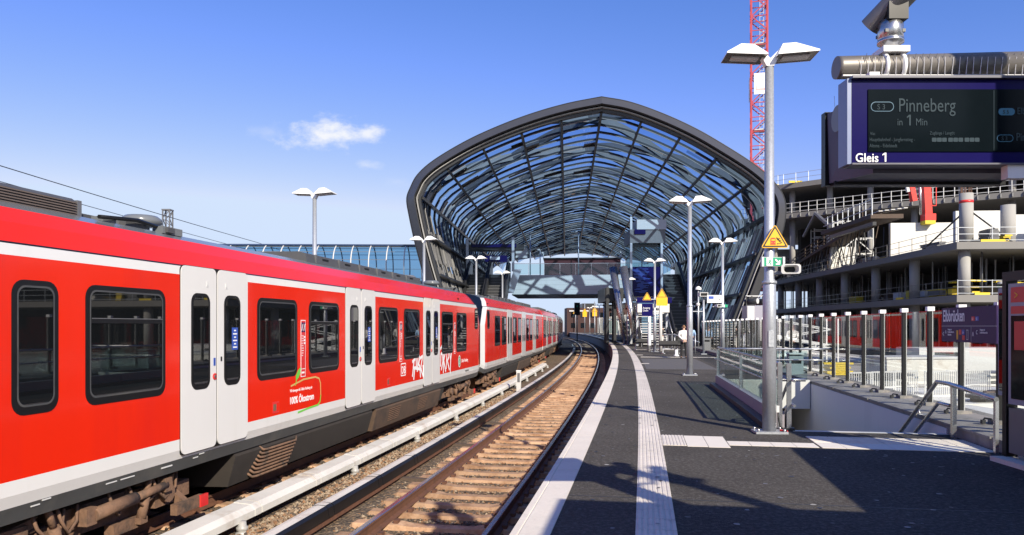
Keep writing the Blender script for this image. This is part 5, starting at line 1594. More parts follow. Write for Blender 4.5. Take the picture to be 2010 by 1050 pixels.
# ------------------------------------------------------------------ things farther along the platform
t = thing('direction_sign', 'white direction sign with blue logo and arrow on the lamp by the fence', 'sign', (8.78, 31.9, 2.6))
b = B(); b.box((8.72, 31.85, 2.62), (.62, .04, .33), SIGNW); b.build('panel', t, True)
b = B(); b.box((8.58, 31.825, 2.68), (.22, .006, .12), BLUEST); b.bar((8.80, 31.825, 2.60), (8.97, 31.825, 2.60), .012, .012, MIDG); b.bar((8.92, 31.825, 2.65), (8.97, 31.825, 2.60), .012, .012, MIDG); b.bar((8.92, 31.825, 2.55), (8.97, 31.825, 2.60), .012, .012, MIDG); b.build('pictogram', t, True)
t2 = thing('exit_sign', 'small green exit sign on the lamp pole under the white direction sign', 'exit sign', (9.12, 31.85, 2.32))
b = B(); b.box((0.04, 0, 0), (.26, .05, .12), GREEN); b.box((0, -.028, 0), (.09, .006, .1), SIGNW); b.build('panel', t2)
speaker((8.86, 31.85, 2.32), 'pale loudspeaker under the white direction sign', 1.0, R_(20))
t2 = thing('camera_post', 'thin grey post with a loudspeaker-like camera head beside the fence, right of the second lamp', 'camera post', (9.75, 37.6, 0))
b = B(); b.tube([(0, 0, 0), (0, 0, 3.0)], .055, GALV, 8); b.box((0, 0, .03), (.3, .2, .05), GALV); b.build('pole', t2)
b = B(); b.box((-.05, -.1, 3.05), (.42, .4, .2), LTG); b.box((-.05, -.305, 3.05), (.34, .01, .14), BLACK); b.box((-.35, 0, 2.2), (.6, .04, .04), GALV); b.lathe((-.3, -.05, 2.45), [(0, 0), (.1, .03), (.1, .15), (0, .2)], LTG, 10); b.build('head', t2)
t2 = thing('slim_post', 'slim grey pole with a small white dome beyond the fence near the hall wall', 'pole', pos(52, 5.9))
b = B(); b.tube([(0, 0, 0), (0, 0, 4.0)], .06, GALV, 8); b.build('pole', t2)
b = B(); b.lathe((0, 0, 3.95), [(.22, 0), (.2, .12), (.08, .22), (0, .24)], LAMPW, 12); b.build('dome', t2)
# signs on the lamp by the stairs
b = B(); tri_sign(b, (7.55, 41.3, 3.05), .31, 0, picto=False); tag(b.build('warning_sign', loc=(7.55, 41.3, 3.05)), 'left one of two yellow triangles on the lamp by the dark stairs', 'warning sign')
b = B(); tri_sign(b, (8.38, 41.3, 3.22), .36, 0, picto=False); b.box((8.38, 41.3, 2.82), (.62, .03, .46), SIGNY); tag(b.build('warning_sign', loc=(8.38, 41.3, 3.22)), 'right, larger yellow triangle above a plain yellow plate on the lamp by the dark stairs', 'warning sign')
b = B(); b.bar((7.5, 41.35, 2.95), (8.4, 41.35, 2.95), .04, .04, GALV); b.box((7.58, 41.35, 2.36), (.62, .05, .70), NAVY)
o = b.build('place_sign', loc=(7.58, 41.35, 2.36)); tag(o, 'small dark blue sign below the left yellow triangle at the stairs', 'sign')
text_mesh('Ausgang\nOsten', .15, SIGNW, Matrix.Translation((-.26, -.03, .06)) @ Matrix.Rotation(R_(90), 4, 'X'), .8, name='lettering', parent=o)
t2 = thing('ticket_post', 'white pole with side arms and cameras right of the yellow triangles', 'camera post', (8.65, 43.0, 0))
b = B(); b.tube([(0, 0, 0), (0, 0, 2.85)], .10, LTG, 12); b.build('pole', t2)
b = B(); b.bar((-.6, 0, 2.65), (.1, 0, 2.65), .06, .06, LTG); b.bar((-.5, 0, 2.2), (.2, 0, 2.2), .05, .05, LTG)
for q in (-.45, -.2): b.lathe((q, -.05, 2.35), [(0, 0), (.09, .02), (.11, .1), (.06, .16), (0, .17)], MIDG, 10)
b.build('camera_arm', t2)
t2 = thing('help_point', 'tall narrow white information slab next to the lamp by the stairs', 'information pillar', (7.85, 42.2, 0))
b = B(); b.box((0, 0, 1.3), (.16, .1, 1.9), SIGNW); b.box((0, 0, .2), (.1, .08, .4), MIDG); b.build('slab', t2)
b = B(); b.box((.16, 0, .8), (.12, .1, .3), SIGNW); b.build('intercom', t2)
# stair railing at far platform
t2 = thing('barrier_railing', 'grey mesh barrier railing behind the person in the white jacket', 'railing', (8.9, 43, 0))
b = B(); b.tube([(8.1, 44, .95), (9.6, 43.6, .95), (10.4, 41, .55)], .03, GALV, 6); b.tube([(8.1, 44, .1), (9.6, 43.6, .1)], .025, GALV, 6)
for q in range(9): x = 8.1 + q * .19; b.tube([(x, 44 - q * .05, .1), (x, 44 - q * .05, .95)], .012, GALV, 4)
for p in ((8.1, 44), (9.6, 43.6), (9.55, 38.5)): b.tube([(p[0], p[1], 0), (p[0], p[1], 1.0)], .03, GALV, 6)
b.build('rails', t2, True)
# mesh benches
def bench(x, y, rz, label):
    t = thing('mesh_bench', label, 'bench', (x, y, 0), rz, 'dark mesh benches on the platform')
    MESHM = mat('bench_mesh', (.018, .018, .02), .6, var=.2, spec=.2)
    b = B()
    prof = [(-.30, .44), (-.1, .40), (.15, .39), (.26, .46), (.32, .66), (.29, .67), (.22, .48), (.13, .43), (-.1, .44), (-.31, .47)]
    b.prism(prof, lambda p, q, tt: (tt, p, q), -.52, .52, MESHM); b.build('seat', t)
    for xx in (-.4, .4):
        b = B(); b.box((xx, 0, .2), (.05, .06, .4), GALV); b.box((xx, 0, .02), (.07, .5, .04), GALV); b.build('leg', t)
    return t
p = Vector((8.35, 38.9, 0)); bench(8.35, 39.0, R_(8), 'nearer of two dark mesh benches left of the person in the white jacket')
bench(7.95, 45.2, R_(8), 'farther of two dark mesh benches, at the feet of the person in black')
t2 = thing('litter_bin', 'small white post bin between the bench and the person in the white jacket', 'bin', (7.75 + .15, 35.5, 0))
b = B(); b.lathe((0.0, 0, 0), [(.0, 0), (.13, 0), (.13, .06), (.07, .08), (.07, .3), (.0, .32)], SIGNW, 12); b.build('stand', t2)
# far platform clutter, seen small under the bridge
cr = random.Random(5)
for k, (s, d, lb) in enumerate(((168, 1.4, 'yellow triangle farthest left under the footbridge'), (160, 2.6, 'yellow triangle second from the left under the footbridge'), (150, 3.6, 'orange-yellow triangle with plate, third under the footbridge'))):
    p = pos(s, d); b = B(); tri_sign(b, (p.x, p.y, 4.6 if k < 2 else 4.7), .75, 0, picto=False); b.tube([(p.x, p.y + .1, 0), (p.x, p.y + .1, 6.4)], .09, GALV, 8)
    if k: b.box((p.x, p.y, 3.9), (.9, .03, .9), SIGNY)
    tag(b.build('warning_sign', loc=p), lb, 'warning sign')
t2 = thing('windbreak', 'row of pale glass windbreak panels far along the platform under the footbridge', 'windbreak', pos(100, 5))
for k in range(24):
    s = 108 + k * 2.2; p = pos(s, 5.3); b = B(); b.box((p.x, p.y, 1.6), (.14, .14, 3.2), LTG); b.build('post', t2, True)
    if k: q = pos(s - 2.2, 5.3); b = B(); b.bar((p.x, p.y, 1.6), (q.x, q.y, 1.6), .01, 2.9, FENG); b.build('glass_pane', t2, True)
t2 = thing('waiting_shelter', 'small white framed waiting shelter far along the platform', 'shelter', pos(82, 4))
b = B(); p = pos(118, 3.6)
for dx in (-.9, .9):
    for dy in (-.5, .5): b.box((p.x + dx, p.y + dy, 1.25), (.1, .1, 2.5), SIGNW)
b.box((p.x, p.y, 2.52), (2.1, 1.3, .1), SIGNW); b.build('frame', t2, True)
b = B(); b.box((p.x, p.y + .5, 1.3), (1.7, .03, 2.0), BALG); b.build('glass_wall', t2, True)
for k, (s, d, w, h, m, lb) in enumerate(((80, 3.2, .9, .85, 'bin_grey', 'grey rounded box on the far platform left of the white shelter'), (78, 3.9, 1.1, .75, 'bin_grey', 'low pale-topped box on the far platform before the white shelter'), (95, 1.9, .25, 1.9, 'sign_white', 'white slab standing at the far bend of the platform'), (72, 3.9, .3, .4, 'sign_white', 'tiny white cone-like marker on the dark platform under the bridge'))):
    p = pos(s, d); b = B()
    if k == 3: b.lathe(p, [(.2, 0), (.03, .42), (0, .43)], SIGNW, 8)
    else: b.prism(rrect(-w / 2, w / 2, 0, h, min(w, h) * .2), lambda a, c, tt, p=p: (p.x + a, p.y + tt, c), -.25, .25, MATS[m])
    tag(b.build('platform_box' if k != 3 else 'marker_cone', loc=p), lb, 'box' if k != 3 else 'marker')
b = B(); b.box((21, 172, 1.9), (17, 8, 7.4), BRICK); b.box((17.5, 171, 6.1), (3, 6, 1.0), DKGREY); b.box((27, 171, 6.0), (2.4, 6, 1.6), BRICK); b.box((15.2, 167.9, 4.9), (4.4, .3, .3), LTG); b.box((23.5, 170, 5.9), (4, 6, .9), DKGREY)
for q in range(7): b.box((14 + q * 2.2, 167.95, 4.0), (1.1, .1, 1.1), PANE); b.box((14 + q * 2.2, 167.95, 1.6), (1.1, .1, 1.1), PANE)
tag(b.build('brick_building', loc=(17, 172, -1)), 'dark red brick building closing the view under the footbridge', 'building')
t2 = thing('signal_board', 'dark trackside signal on a post at the end of the curve', 'signal', (10.4, 118, -1))
b = B(); b.tube([(0, 0, 0), (0, 0, 5.6)], .09, DKGREY, 8); b.build('post', t2)
b = B(); b.box((0, 0, 5.2), (.9, .3, 2.0), BLACK); b.box((0, -.16, 5.6), (.2, .02, .2), GREEN); b.build('head', t2)
t2 = thing('dark_frame', 'tall dark steel frame beside the leaning columns on the shaded platform', 'steel frame', (8.2, 62, 0))
b = B()
for (x, y) in ((7.75, 60), (8.5, 61), (8.1, 64), (8.9, 65)): b.box((x, y, 2.3), (.22, .22, 4.6), DKGREY)
b.box((8.3, 62.5, 4.0), (1.5, 5, 1.1), DKGREY); b.box((8.3, 62, 3.2), (1.4, .15, .12), DKGREY); b.build('frame', t2, True)


# ------------------------------------------------------------------ people
def skin_mesh(name, nodes, edges, m, parent, root=0, sub=2):
    """nodes: (x,y,z,rx[,ry]) joints with radii; one continuous surface"""
    me = bpy.data.meshes.new(name); me.from_pydata([n[:3] for n in nodes], edges, [])
    o = bpy.data.objects.new(name, me); COL.objects.link(o)
    sk = o.modifiers.new('s', 'SKIN'); sk.use_smooth_shade = True
    if sub: o.modifiers.new('u', 'SUBSURF').levels = sub; o.modifiers['u'].render_levels = sub
    for i, n in enumerate(nodes):
        v = me.skin_vertices[0].data[i]; v.radius = (n[3], n[4] if len(n) > 4 else n[3]); v.use_root = (i == root)
    bpy.context.view_layer.update()
    m2 = bpy.data.meshes.new_from_object(o.evaluated_get(bpy.context.evaluated_depsgraph_get()))
    bpy.data.objects.remove(o); bpy.data.meshes.remove(me)
    m2.materials.clear(); m2.materials.append(m); m2.name = name
    o = bpy.data.objects.new(name, m2); COL.objects.link(o)
    if parent is not None: o.parent = parent
    return o


def person(loc, rz, H, label, top, legs, hairm, arms, stance=.10, long_coat=True, hood=False, shoes=CLOTHK, lean=0.):
    """figure facing +y; arms: list of two (elbow, wrist) offsets; H body height"""
    k = H / 1.75; t = thing('person', label, 'person', loc, rz)
    def P(x, y, z, r, r2=None): return (x * k, y * k, z * k, r * k, (r2 or r) * k)
    sh = 1.42
    nodes = [P(0, 0, .95, .13, .10), P(0, 0, 1.15, .12, .09), P(0, lean, sh - .04, .13, .09), P(0, lean, 1.50, .05), P(0, lean + .01, 1.60, .075, .085), P(0, lean + .01, 1.69, .065, .075)]
    edges = [(0, 1), (1, 2), (2, 3), (3, 4), (4, 5)]
    for s in (-1, 1):
        b0 = len(nodes); nodes += [P(s * .09, 0, .88, .085), P(s * stance, .01, .48, .06), P(s * (stance + .01), -.02, .10, .04), P(s * (stance + .03), .10, .04, .032)]
        edges += [(0, b0), (b0, b0 + 1), (b0 + 1, b0 + 2), (b0 + 2, b0 + 3)]
    hands = []
    for s, (el, wr) in zip((-1, 1), arms):
        b0 = len(nodes); hd_ = tuple(wr[i] + (wr[i] - el[i]) * .30 for i in range(3))
        nodes += [P(s * .19, lean, sh - .03, .055), P(*el, .042), P(*wr, .028), P(*hd_, .024, .032)]
        edges += [(2, b0), (b0, b0 + 1), (b0 + 1, b0 + 2), (b0 + 2, b0 + 3)]
        # fingers and thumb
        dv_ = Vector(hd_) - Vector(wr); dv_.normalize(); sd = dv_.cross(Vector((0, 1, .2))).normalized()
        for q in range(4):
            f0 = Vector(hd_) + sd * (.016 * (q - 1.5)); f1 = f0 + dv_ * (.045 + .008 * (q in (1, 2))); f2 = f1 + dv_ * .02 + Vector((0, .012, -.012))
            n0 = len(nodes); nodes += [P(*f1, .008), P(*f2, .007)]; edges += [(b0 + 3, n0), (n0, n0 + 1)]
        th = Vector(wr) + dv_ * .03 + sd * .04; n0 = len(nodes); nodes += [P(*th, .009), P(*(th + dv_ * .03), .008)]; edges += [(b0 + 2, n0), (n0, n0 + 1)]
    skin_mesh('body', nodes, edges, SKIN, t, 0, 1)
    # face: nose, eyes, mouth and ears on the head
    b = B(); b.box((0, (lean + .10) * k, 1.615 * k), (.025 * k, .03 * k, .04 * k), SKIN)
    for s in (-1, 1): b.box((s * .03 * k, (lean + .088) * k, 1.645 * k), (.022 * k, .01 * k, .01 * k), SIGNK); b.box((s * .083 * k, lean * k, 1.63 * k), (.018 * k, .035 * k, .055 * k), SKIN)
    b.box((0, (lean + .088) * k, 1.575 * k), (.045 * k, .008 * k, .01 * k), SIGNR); b.build('face', t)
    # coat with sleeves
    hem = .80 if long_coat else .92
    cn = [P(0, 0, hem, .165, .125), P(0, 0, 1.0, .155, .12), P(0, 0, 1.18, .15, .115), P(0, lean, sh - .03, .15, .11), P(0, lean, 1.49, .07)]
    ce = [(0, 1), (1, 2), (2, 3), (3, 4)]
    for s, (el, wr) in zip((-1, 1), arms):
        b0 = len(cn); cn += [P(s * .20, lean, sh - .04, .075), P(*el, .062), P(*wr, .045)]; ce += [(3, b0), (b0, b0 + 1), (b0 + 1, b0 + 2)]
    skin_mesh('jacket', cn, ce, top, t, 0, 2)
    tn = [P(0, 0, .93, .14, .11)]; te = []
    for s in (-1, 1): b0 = len(tn); tn += [P(s * .09, 0, .84, .095), P(s * stance, .01, .48, .072), P(s * (stance + .01), -.02, .10, .055)]; te += [(0, b0), (b0, b0 + 1), (b0 + 1, b0 + 2)]
    skin_mesh('trousers', tn, te, legs, t, 0, 2)
    for s in (-1, 1): skin_mesh('shoe', [P(s * (stance + .01), -.05, .045, .042), P(s * (stance + .02), .05, .04, .042), P(s * (stance + .03), .15, .032, .035)], [(0, 1), (1, 2)], shoes, t, 0, 1)
    if hood: skin_mesh('hood', [P(0, lean - .03, 1.52, .10), P(0, lean - .02, 1.64, .105), P(0, lean - .01, 1.72, .08)], [(0, 1), (1, 2)], top, t, 0, 2)
    else: skin_mesh('hair', [P(0, lean - .035, 1.58, .065), P(0, lean - .025, 1.68, .088, .095), P(0, lean + .02, 1.735, .06)], [(0, 1), (1, 2)], hairm, t, 0, 2)
    return t


hang = [((-.27, -.02, 1.14), (-.27, .05, .90)), ((.27, -.02, 1.14), (.27, .05, .90))]
back = [((-.27, -.10, 1.16), (-.06, -.17, .98)), ((.27, -.10, 1.16), (.05, -.18, .96))]
person((7.72, 33.2, .0), R_(-4), 1.50, 'person in a white jacket and black trousers seen from behind, hands clasped behind the back', COATW, CLOTHK, HAIR, back, .11)
person((9.75, 47.9, 0), R_(75), 1.50, 'person in a black hooded jacket and off-white trousers standing sideways, holding a phone', CLOTHK, CLOTHW, HAIR, [((-.24, .10, 1.16), (-.12, .34, 1.14)), ((.26, -.02, 1.14), (.24, .10, .92))], .09, False, True, CLOTHW)
person((11.3, 46.5, 0), R_(-10), 1.45, 'person in a light blue top half hidden by the second lamp pole', CLOTHB, CLOTHN, HAIR, hang, .09, False)
person((13.2, 47.0, 0), R_(-10), 1.5, 'person in a pale jacket far off by the fence near the hall wall', COATW, CLOTHN, HAIR, hang, .09)
person(pos(93, 3.6), R_(30), 1.5, 'tiny person in dark clothes far down the platform under the footbridge', CLOTHN, CLOTHK, HAIR, hang, .09)
person(pos(68, 4.9), R_(-20), 1.5, 'tiny person in black on the far shaded platform beside the white panels', CLOTHK, CLOTHK, HAIR, hang, .09)

# ------------------------------------------------------------------ unfinished concrete building at the right
FA = .0735


def fp(px, l_, z=0.):
    """building frame: px across (right +), l_ along the facade from the near corner"""
    c, s_ = math.cos(FA), math.sin(FA); return Vector((31.6 + px * c + l_ * s_, 51.7 - px * s_ + l_ * c, z))


bd = thing('unfinished_building', 'unfinished concrete building with bare floor slabs, round columns and railings at the right', 'building', fp(0, 0, -4))


def fbox(name, x0, x1, l0, l1, z0, z1, m, par=bd):
    b = B(); b.prism([(x0, l0), (x1, l0), (x1, l1), (x0, l1)], lambda p, q, tt: fp(p, q, tt), z0, z1, m); return b.build(name, par, True)


SLC = mat('slab_concrete', (.20, .192, .18), .85, var=.2, scale=.5, col2=(.20, .195, .18), thr=(.5, .8), streak=True)
DARKI = mat('interior_shade', (.05, .047, .045), .9, var=.3, scale=.4)  # near-black colour carries the shade inside the open floors
fbox('floor_slab', -.9, 40, -.9, 62, 6.75, 7.25, SLC)
fbox('floor_slab', -.9, 40, -.9, 62, 3.1, 3.6, SLC)
fbox('floor_slab', -.9, 40, -.9, 62, -1.2, -.8, SLC)
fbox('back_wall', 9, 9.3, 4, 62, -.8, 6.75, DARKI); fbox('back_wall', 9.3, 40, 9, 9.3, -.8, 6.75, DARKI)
for lv in (3.6, -.8):
    for k in range(9):
        z1 = 6.75 if lv > 0 else 3.1
        b = B(); p = fp(.1, .1 + k * 7.4, lv); b.tube([p, fp(.1, .1 + k * 7.4, z1)], .38, CONC, 18); b.build('column', bd, True)
    for k in range(1, 4):
        b = B(); b.tube([fp(.1 + k * 7.4, .1, lv), fp(.1 + k * 7.4, .1, z1)], .38, CONC, 18); b.build('column', bd, True)
pr_ = random.Random(4)
for lv, z1 in ((3.6, 6.75), (-.8, 3.1)):
    for k in range(46):
        l_ = 1.5 + k * 1.28 + pr_.uniform(-.3, .3); x = pr_.uniform(1.5, 6)
        b = B(); b.tube([fp(x, l_, lv), fp(x, l_, z1)], .055, pr_.choice([GALV, MIDG, LTG, MIDG]), 6); b.build('prop', bd, True)


def railing(name, pts, z, m=GALV, par=bd, h=1.05, w=1.):
    b = B()
    for (a, e) in zip(pts[:-1], pts[1:]):
        A_, E_ = fp(*a, z), fp(*e, z); n = max(1, int((E_ - A_).length / 2.2))
        for q in range(n + 1): p = A_.lerp(E_, q / n); b.bar(p, p + Vector((0, 0, h)), .06 * w, .06 * w, m)
        for zz in (.12, .55, 1.0): b.bar(A_ + Vector((0, 0, zz)), E_ + Vector((0, 0, zz)), .045 * w, .05 * w, m)
        nn = max(1, int((E_ - A_).length / .35))
        if h > 1.1:
            for q in range(nn): p = A_.lerp(E_, q / nn); b.bar(p, p + Vector((0, 0, 1)), .02, .02, m)
    return b.build(name, par, True)


for z in (7.25, 3.6):
    railing('guard_railing', [(-.8, 60), (-.8, -.8)], z, MIDG, w=.6); railing('guard_railing', [(-.8, -.8), (38, -.8)], z, w=.75)  # left-facing railing takes a darker grey, its shaded side put into the colour
# yellow kick boards and stored goods on the second level
b = B()
for (x, l_, w) in ((1.5, -.85, 1.6), (6.0, -.85, 1.8), (11, -.85, 1.4)): p = fp(x, l_, 7.33); b.box(tuple(p), (w, .05, .16), YEL, -FA)
for (x, l_, w) in ((.8, -.85, 1.0), (-.84, 8, .1), (7, -.85, 1.2)): p = fp(x, l_, 3.68); b.box(tuple(p), (w, .05 if w > .5 else 1.2, .16), YEL, -FA)
b.build('kick_boards', bd, True)
b = B()
for q in range(14): p = fp(2.2 + pr_.uniform(-.9, 3.5), 1.4 + pr_.uniform(0, 3), 3.75 + pr_.uniform(0, 1.0)); b.box(tuple(p), (pr_.uniform(.6, 2.4), .5, .12), YEL, pr_.uniform(-.3, .3))
p = fp(3.2, .6, 4.2); b.lathe(tuple(p - Vector((0, 0, .5))), [(0, 0), (.55, 0), (.55, .9), (0, .95)], SIGNW, 14); b.lathe(tuple(p - Vector((0, 0, .1))), [(.56, 0), (.56, .25)], GREEN, 14)
for q in range(6): p = fp(.6 + pr_.uniform(0, .4), 3 + q * 2.2, 4.0); b.box(tuple(p), (.5, pr_.uniform(.5, 1.6), pr_.uniform(.3, .8)), pr_.choice([YEL, LTG, MIDG, TIMBER]))
b.build('stored_formwork', bd, True)
for k in range(44):
    l_ = .8 + k * 1.36; x = pr_.uniform(5.5, 8.5)
    b = B()
    for lv, z1 in ((3.6, 6.75), (-.8, 3.1)): b.bar(fp(x, l_, lv), fp(x, l_, z1), .09, .09, pr_.choice([MIDG, DKGREY, LTG]))
    b.build('rear_prop', bd, True)
# white cores and walls on the roof of the podium
fbox('core_wall', 1.8, 5.3, 4.6, 5.0, 7.25, 10.2, CONCW); fbox('core_wall', 8.4, 14, 2.2, 2.6, 7.25, 10.5, CONCW); fbox('core_wall', 5.3, 8.4, 5.4, 5.8, 7.25, 10.0, CONCW)
fbox('core_wall', 1.0, 7.5, 14, 14.4, 7.25, 10.6, CONCW); fbox('core_wall', 2.2, 2.5, 26, 60, 7.25, 10.2, DARKI); fbox('core_wall', -.2, 2.2, 25.4, 25.8, 7.25, 9.7, CONCW); fbox('core_wall', 1.0, 7, 52, 52.4, 9.5, 12.2, CONCW)  # the dark core wall stands in for a shaded void by its colour
fbox('core_wall', 14, 24, 3.4, 3.8, 7.25, 9.6, LTG)
b = B(); b.tube([fp(.7, 1.0, 7.25), fp(.7, 1.0, 10.9)], .45, CONC, 18); b.tube([fp(.7, 1.0, 10.2), fp(.7, 1.0, 10.4)], .455, SIGNR, 18)
for q in range(9): a = q * .7; b.tube([fp(.7 + .33 * math.cos(a), 1 + .33 * math.sin(a), 10.8), fp(.7 + .33 * math.cos(a), 1 + .33 * math.sin(a), 11.5)], .03, RUST, 5)
b.tube([fp(.9, .8, 9.6), fp(3.2, -.1, 7.3)], .06, DKGREY, 6); b.tube([fp(.5, .8, 9.6), fp(-.6, 4.5, 7.3)], .06, DKGREY, 6); b.build('new_column', bd, True)
b = B(); b.tube([fp(5.6, 4.6, 7.25), fp(5.6, 4.6, 10.6)], .5, CONC, 16); b.build('column', bd, True)


# upper setback floors, curved edge
def up(u, z): # curve from the hall side to the right
    P_ = [(27, 87), (30.5, 83), (38.6, 75.2), (47.6, 68.7), (56, 63), (66, 58)]
    u = max(0, min(1, u)) * (len(P_) - 1); i = min(int(u), len(P_) - 2); f = u - i
    return Vector((P_[i][0] + (P_[i + 1][0] - P_[i][0]) * f, P_[i][1] + (P_[i + 1][1] - P_[i][1]) * f, z))


for (z0, z1) in ((13.5, 14.05), (16.85, 17.4)):
    b = B(); fr_ = [up(q / 40, 0) for q in range(41)]; poly = [(p.x, p.y) for p in fr_] + [(70, 100), (36, 112)]
    b.prism(poly, lambda p, q, tt: (p, q, tt), z0, z1, SLC); b.build('floor_slab', bd, True)
b = B()
for z in (14.05,):
    fr_ = [up(q / 60, z) for q in range(61)]
    for q, p in enumerate(fr_):
        b.bar(p, p + Vector((0, 0, 1.15)), .06, .06, LTG)
        b.box(tuple(p + Vector((0, -.06, -.3))), (.12, .16, .34), MIDG)
    for zz in (.15, .6, 1.1):
        for p, q in zip(fr_[:-1], fr_[1:]): b.bar(p + Vector((0, 0, zz)), q + Vector((0, 0, zz)), .04, .05, LTG)
b.build('guard_railing', bd, True)
b = B(); fr_ = [up(.1 + q / 40, 17.4) for q in range(30)]
for p, q in zip(fr_[:-1], fr_[1:]):
    b.bar(p, p + Vector((0, 0, 1.1)), .05, .05, GALV)
    for zz in (.5, 1.05): b.bar(p + Vector((0, 0, zz)), q + Vector((0, 0, zz)), .035, .04, GALV)
b.box((34.2, 80, 18.4), (.1, .1, 2.0), BLUEST); b.bar((34.2, 80, 19.2), (38.7, 76.5, 19.4), .1, .12, BLUEST); b.bar((34.2, 80, 19.2), (38.7, 76.5, 18.2), .07, .08, BLUEST)
for q in (0, 3, 7): b.box(tuple(fr_[q + 2] + Vector((0, .1, .1))), (1.5, .1, .22), YEL)
b.build('guard_railing', bd, True)
for q in range(12):
    u = .13 + q * .075
    for (z0, z1) in ((7.25, 13.5), (14.05, 16.85)):
        if u > 1: break
        p = up(u, 0) + Vector((1.3, 1.5, 0)); b = B(); b.tube([p + Vector((0, 0, z0)), p + Vector((0, 0, z1))], .32, CONC, 14); b.build('column', bd, True)
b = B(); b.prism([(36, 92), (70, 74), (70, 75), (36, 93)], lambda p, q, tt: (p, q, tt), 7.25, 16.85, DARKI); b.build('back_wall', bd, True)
railing('guard_railing', [(4, 21), (20, 17)], 9.9)
# dark falsework ramp sloping down towards the hall
t = thing('scaffold_ramp', 'dark sloping timber and steel scaffold ramp with railings on the building podium', 'scaffold', fp(-.5, 20, 7.25))
b = B()
R0, R1_ = (.2, 16.0, 10.9), (-.3, 47, 7.2)
def rp(f, dx=0, dz=0): return fp(R0[0] + (R1_[0] - R0[0]) * f + dx, R0[1] + (R1_[1] - R0[1]) * f, R0[2] + (R1_[2] - R0[2]) * f + dz)
b.bar(rp(0), rp(1), 1.6, .14, TIMBER); b.bar(rp(0, -.8, .05), rp(1, -.8, .05), .12, .32, TIMBER); b.build('deck', t, True)
b = B()
for q in range(17):
    f = q / 16
    for dx in (-.85, .8): b.bar(rp(f, dx), rp(f, dx, 1.2), .07, .07, TIMBER)
for dz in (.45, .8, 1.2):
    for dx in (-.85, .8): b.bar(rp(0, dx, dz), rp(1, dx, dz), .07, .09, TIMBER)
b.build('railings', t, True)
b = B()
for q in range(26):
    f = q / 26 * .85; h = rp(f).z - 7.2
    if h > .3:
        b.bar(rp(f, pr_.uniform(-.7, .7)), rp(f, pr_.uniform(-.7, .7), -h), .07, .07, pr_.choice([DKGREY, TIMBER, TIMBER]))
        b.bar(rp(f, -.6), rp(min(1, f + .05), -.6, -h * .9), .05, .05, pr_.choice([DKGREY, MIDG]))
b.build('props', t, True)
t = thing('falsework', 'dense dark tangle of falsework tubes and planks below the scaffold ramp', 'falsework', fp(0, 30, 7.25))
for k in range(60):
    b = B(); l_ = pr_.uniform(17, 46); x = pr_.uniform(-.7, 2.0); zt_ = R0[2] + (R1_[2] - R0[2]) * max(0, min(1, (l_ - R0[1]) / (R1_[1] - R0[1])))
    q = pr_.random()
    if q < .45: b.tube([fp(x, l_, 7.3), fp(x + pr_.uniform(-.4, .4), l_ + pr_.uniform(-1, 1), max(7.6, zt_ - .1))], .04, pr_.choice([DKGREY, TIMBER, MIDG]), 6)
    elif q < .75: z = pr_.uniform(7.4, max(7.6, zt_)); b.tube([fp(x, l_, z), fp(x + pr_.uniform(-.3, .3), l_ + pr_.uniform(2, 5), z + pr_.uniform(-.2, .2))], .035, pr_.choice([DKGREY, MIDG, TIMBER, LTG]), 6)
    else: z = zt_ + pr_.uniform(.2, 1.6); b.bar(fp(x, l_, z), fp(x + pr_.uniform(-.2, .2), l_ + pr_.uniform(1.5, 4), z + pr_.uniform(-.5, .1)), .16, .05, pr_.choice([TIMBER, DKGREY, COVW]))
    b.build('tube', t, True)
t = thing('scaffold_platform', 'dark cantilever scaffold deck with pale boards jutting from the podium wall', 'scaffold', fp(-1.2, 12, 10))
b = B(); b.bar(fp(-1.4, 9, 10.5), fp(-1.4, 21, 10.6), 2.6, .35, TIMBER); b.bar(fp(-2.4, 9, 9.9), fp(-2.4, 19, 10.0), .3, .3, DKGREY); b.build('deck', t, True)
b = B()
for q in range(9): b.bar(fp(-2.6, 9 + q * 1.3, 10.6), fp(-2.6, 9 + q * 1.3, 12.0), .06, .06, GALV)
for z in (11.2, 11.9): b.bar(fp(-2.6, 9, z), fp(-2.6, 20.5, z), .05, .06, GALV)
for q in range(5): b.bar(fp(-2 + q * .5, 8.8, 10.9 + q * .06), fp(-1.5 + q * .4, 14.5, 11.05 + q * .12), .3, .07, CONCW)
b.bar(fp(-2.5, 19, 11), fp(-2.2, 24, 13), .25, .25, MIDG); b.bar(fp(-2.2, 24, 13.1), fp(-2.5, 27, 11), .2, .2, MIDG); b.build('boards_and_rails', t, True)
for lab, l0, x in (('pale tube scaffold frame on the podium near the hall', 33, .6), ('pale tube scaffold frame on the podium left of the white wall', 26, .7)):
    t = thing('tube_scaffold', lab, 'scaffold', fp(x, l0, 7.25), -FA, 'tube scaffolds on the podium')
    b = B()
    for q in range(3):
        for y in (0, 1.2): b.bar((q * 1.8, y, 0), (q * 1.8, y, 5.4), .09, .09, LTG)
    for z in (1.8, 3.4, 4.4, 5.2):
        for y in (0, 1.2): b.bar((0, y, z), (3.6, y, z), .09, .09, LTG)
    b.bar((0, 0, 1.8), (1.8, 0, 3.4), .08, .08, LTG); b.bar((1.8, 0, 3.4), (3.6, 0, 1.8), .08, .08, LTG); b.build('frame', t)
